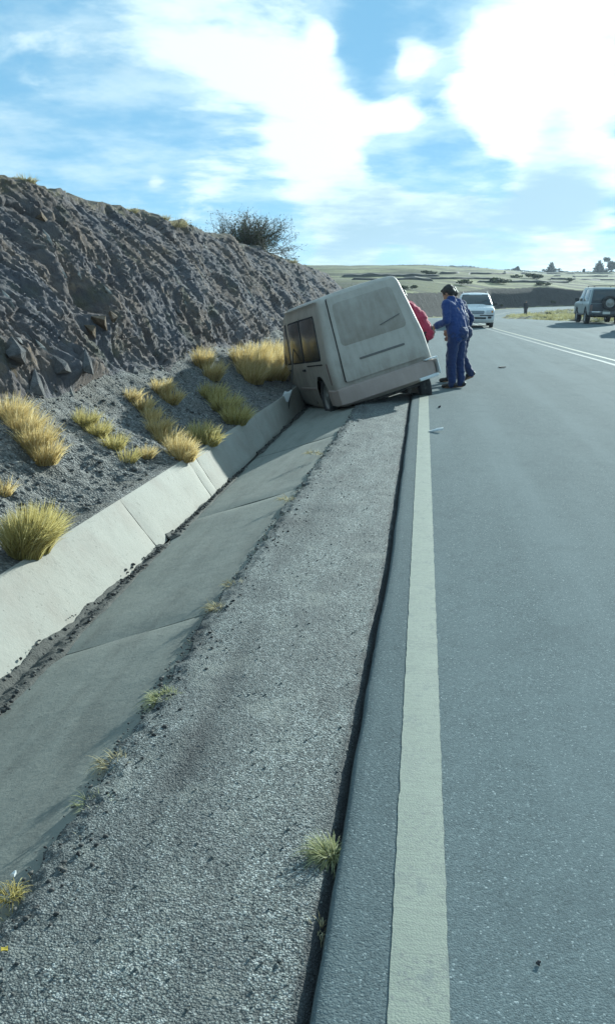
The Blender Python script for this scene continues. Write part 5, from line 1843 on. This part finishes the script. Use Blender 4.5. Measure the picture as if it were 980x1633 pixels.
def leaf_crown(name, parts, n, size, mat, parent, seed):
    """leaf-sized faces spread through lobes (cx,cy,cz,rx,ry,rz)"""
    r = np.random.default_rng(seed)
    P = []
    wts = np.array([p[3] * p[4] * p[5] for p in parts]); wts = wts / wts.sum()
    for p, w_ in zip(parts, wts):
        m_ = max(12, int(n * w_))
        d = r.normal(size=(m_, 3)); d /= np.linalg.norm(d, axis=1)[:, None]
        rad_ = (0.45 + .6 * r.random(m_)) * (0.8 + .35 * perlin(d[:, 0] * 2 + seed, d[:, 1] * 2, d[:, 2] * 2))
        P.append(np.array(p[:3]) + d * rad_[:, None] * np.array(p[3:]))
    P = np.concatenate(P)
    m_ = len(P)
    d1 = r.normal(size=(m_, 3)); d1 /= np.linalg.norm(d1, axis=1)[:, None]
    d2 = np.cross(d1, r.normal(size=(m_, 3))); d2 /= np.linalg.norm(d2, axis=1)[:, None]
    s = size * (0.6 + .8 * r.random(m_))[:, None]
    V = np.stack([P - d1 * s, P + d2 * s * .6, P + d1 * s, P - d2 * s * .6], 1).reshape(-1, 3)
    o = mesh_np(name, V, np.arange(4 * m_).reshape(-1, 4), MATS[mat], parent, False)
    vattr(o, 'rnd', np.repeat(r.random(m_), 4))
    return o


def ridge_tree(px, py, wpx, hpx, label, kind, seed, Y=425):
    """tree whose foot shows at the pixel, on the ridge"""
    d = ray(px, py)
    X = d[0] / d[1] * Y
    z = float(terrain(X, Y))
    s = Y / 1470.0
    Wd, Hd = wpx * s, hpx * s
    root = empty('ridge_tree', (X, Y, z - .2))
    r = np.random.default_rng(seed)
    tr = [[(np.array([0, 0, 0.0]), Wd * .05 + .08), (np.array([.1, 0, Hd * .35]), Wd * .04 + .06), (np.array([.0, .1, Hd * .8]), .05)]]
    for q in range(5):
        a = r.random() * 6.28
        h0 = Hd * r.uniform(.2, .5)
        tr.append([(np.array([.05, 0, h0]), .10), (np.array([math.cos(a) * Wd * .2, math.sin(a) * Wd * .2, h0 + Hd * .16]), .07), (np.array([math.cos(a) * Wd * .34, math.sin(a) * Wd * .34, h0 + Hd * .26]), .03)])
    v, f = tubes(tr[:1], 6)
    tk = mesh_np('trunk', v, f, MATS['bark'], root)
    for q in tr[1:]:
        v, f = tubes([q], 5)
        mesh_np('limb', v, f, MATS['bark'], tk)
    if kind == 'cone':
        lobes = [(0, 0, Hd * h, Wd * .5 * w_, Wd * .5 * w_, Hd * .16) for h, w_ in ((.14, 1.0), (.3, .92), (.48, .72), (.66, .52), (.84, .30))]
        lobes += [(r.normal() * Wd * .3, r.normal() * Wd * .3, Hd * r.uniform(.1, .35), Wd * .2, Wd * .2, Hd * .14) for _ in range(5)]
    else:
        lobes = [(r.normal() * Wd * .20, r.normal() * Wd * .20, Hd * r.uniform(.25, .85), Wd * r.uniform(.16, .26), Wd * r.uniform(.16, .26), Hd * r.uniform(.12, .2)) for _ in range(9)]
        lobes += [(0, 0, Hd * .5, Wd * .34, Wd * .34, Hd * .3)]
    leaf_crown('crown', lobes, 1500, max(.22, Wd * .05), 'leaf_dark', root, seed)
    return tag(root, label, 'tree', 'trees on the far ridge')


ridge_tree(878, 426, 21, 18, 'broad pointed tree standing alone on the far ridge', 'cone', 21)
ridge_tree(824, 426, 11, 8, 'small low tree on the ridge left of the pointed one', 'round', 22)
ridge_tree(955, 426, 24, 20, 'left tree of the dense clump on the ridge at the right edge', 'cone', 23)
ridge_tree(974, 426, 24, 24, 'right tree of the dense clump, cut by the right picture edge', 'round', 24)
ridge_tree(930, 426, 5, 8, 'thin single tree on the ridge left of the dense clump', 'round', 25)
ridge_tree(720, 428, 12, 4, 'flat dark shrub on the ridge above the head of the person in blue', 'round', 26)
ridge_tree(895, 426, 9, 4, 'low shrub on the ridge right of the pointed tree', 'round', 27)

# hedge-like scrub line along the skyline
hx = np.arange(-90, 190, 1.6)
hy = 429 + 3 * perlin(hx * .05, 1.5)
lob = [(x, y, float(terrain(x, y)) + .25, 1.2 + abs(float(perlin(x * .2, 3.3))), 1.0, .5 + .9 * max(0, float(perlin(x * .11, 7.7)))) for x, y in zip(hx, hy)]
so = leaf_crown('skyline_scrub', lob, 7000, .30, 'leaf_dark', None, 31)
tag(so, 'low dark scrub along the far ridge skyline', kind='stuff')


def field_wall(px0, px1, py, label, seed, h=.45):
    """dry stone wall running across the slope at about that image height"""
    pts = []
    for px in np.linspace(px0, px1, max(6, int((px1 - px0) / 4))):
        d = ray(px, py + 1.2 * float(perlin(px * .02, seed * 3.3)))
        Ys = np.linspace(125, 428, 240)
        g = terrain(d[0] / d[1] * Ys, Ys)
        hit = np.where(g >= 1.5 + d[2] / d[1] * Ys)[0]
        if len(hit): pts.append((d[0] / d[1] * Ys[hit[0]], Ys[hit[0]], g[hit[0]]))
    if len(pts) < 3: return
    bm = bmesh.new()
    P = np.array(pts)
    P[:, 1] = np.convolve(np.pad(P[:, 1], 2, 'edge'), np.ones(5) / 5, 'valid')
    rows_ = []
    for i, (X, Y, z) in enumerate(P):
        z = float(terrain(X, Y))
        hh = h * (0.6 + .8 * abs(float(perlin(X * .3, seed)))) * (0.15 if i in (0, len(P) - 1) else 1)
        rows_.append([bm.verts.new((X + a, Y + b, z + c)) for a, b, c in ((0, -.45, -.3), (.02, -.40, hh * .8), (0, -.1, hh), (0, .3, hh * .85), (0, .45, -.3))])
    for a, b in zip(rows_[:-1], rows_[1:]):
        for k in range(4):
            bm.faces.new((a[k], a[k + 1], b[k + 1], b[k]))
    o = bm_obj('field_wall', bm, MATS['field_stone'], None, True, 40)
    tag(o, label, 'stone wall', 'stone walls between the far fields')


WALLS = [(545, 700, 441, 'long stone wall high on the hillside behind the van roof'), (640, 800, 446, 'stone wall on the hillside above the person in blue'), (700, 980, 437, 'uppermost stone wall crossing the hillside on the right'),
         (760, 905, 451, 'stone wall just above the dark embankment'), (860, 980, 446, 'stone wall ending behind the parked off-road car'), (560, 690, 450, 'lower stone wall beside the top edge of the van'), (880, 985, 441, 'short stone wall below the ridge tree clump')]
for i, (a, b, py, lab) in enumerate(WALLS):
    field_wall(a, b, py, lab, 3 + i * 2)


def shrub(px, py, wm, hm, label, seed):
    d = ray(px, py)
    Ys = np.linspace(60, 426, 700)
    hit = np.where(terrain(d[0] / d[1] * Ys, Ys) >= 1.5 + d[2] / d[1] * Ys)[0]
    Y = float(Ys[hit[0] if len(hit) else -1])
    X = d[0] / d[1] * Y
    z = float(terrain(X, Y))
    hm *= .6; wm *= .75
    root = empty('field_shrub', (X, Y, z - .05))
    r = np.random.default_rng(seed)
    v, f = tubes([[(np.array([0, 0, 0.0]), .05), (np.array([r.normal() * .2, r.normal() * .2, hm * .7]), .02)] for _ in range(1)], 4)
    mesh_np('stem', v, f, MATS['bark'], root)
    leaf_crown('crown', [(r.normal() * wm * .22, r.normal() * wm * .2, hm * r.uniform(.3, .7), wm * .26, wm * .26, hm * .3) for _ in range(5)], 420, max(.07, wm * .05), 'leaf_dark', root, seed)
    return tag(root, label, 'shrub', 'shrubs on the far hillside')


SH = [(902, 433, 5, 1.6, 'dark shrub below the ridge right of the pointed tree'), (908, 449, 3.4, 1.3, 'dark shrub on the hillside left of the off-road car roof'), (962, 434, 4, 1.2, 'dark shrub under the ridge clump at right'),
      (680, 438, 4, 1.2, 'shrub high on the hillside right of the van roof'), (845, 444, 6, 1.6, 'wide shrub on the hillside above the distant person'), (790, 452, 5, 1.6, 'shrub above the embankment right of the white car'),
      (650, 462, 2.4, 1.2, 'shrub near the right roof corner of the van'), (880, 484, 1.4, .9, 'shrub on the verge between distant person and off-road car'), (875, 503, .9, .6, 'low dark shrub at the verge edge near the off-road car'),
      (862, 455, 3, 1, 'small shrub at the top of the dark embankment'), (735, 455, 3.4, 1.4, 'shrub on the hillside just above the white car roof'), (797, 491, .9, .6, 'small dark shrub at the bend beside the white car')]
for i, a in enumerate(SH):
    shrub(*a[:4], a[4], 50 + i)

# ------------------------------------------------------------------ thin blue air
bm = bmesh.new()
bmesh.ops.create_cube(bm, size=1, matrix=Matrix.Translation((0, 1100, 10)) @ Matrix.Diagonal((5600, 4400, 64, 1)))
hz = bm_obj('haze', bm, None, None, False)
hm = bpy.data.materials.new('haze_air')
hm.use_nodes = True
h_ = NT(hm.node_tree)
ho = h_.node('ShaderNodeOutputMaterial')
hv = h_.node('ShaderNodeVolumePrincipled')
hv.inputs['Color'].default_value = (0.72, 0.84, 1.0, 1)
hv.inputs['Density'].default_value = 0.00028
hv.inputs['Anisotropy'].default_value = 0.2
h_.l.new(hv.outputs[0], ho.inputs['Volume'])
hz.data.materials.append(hm)
tag(hz, 'thin blue haze over the far hillside', kind='stuff')
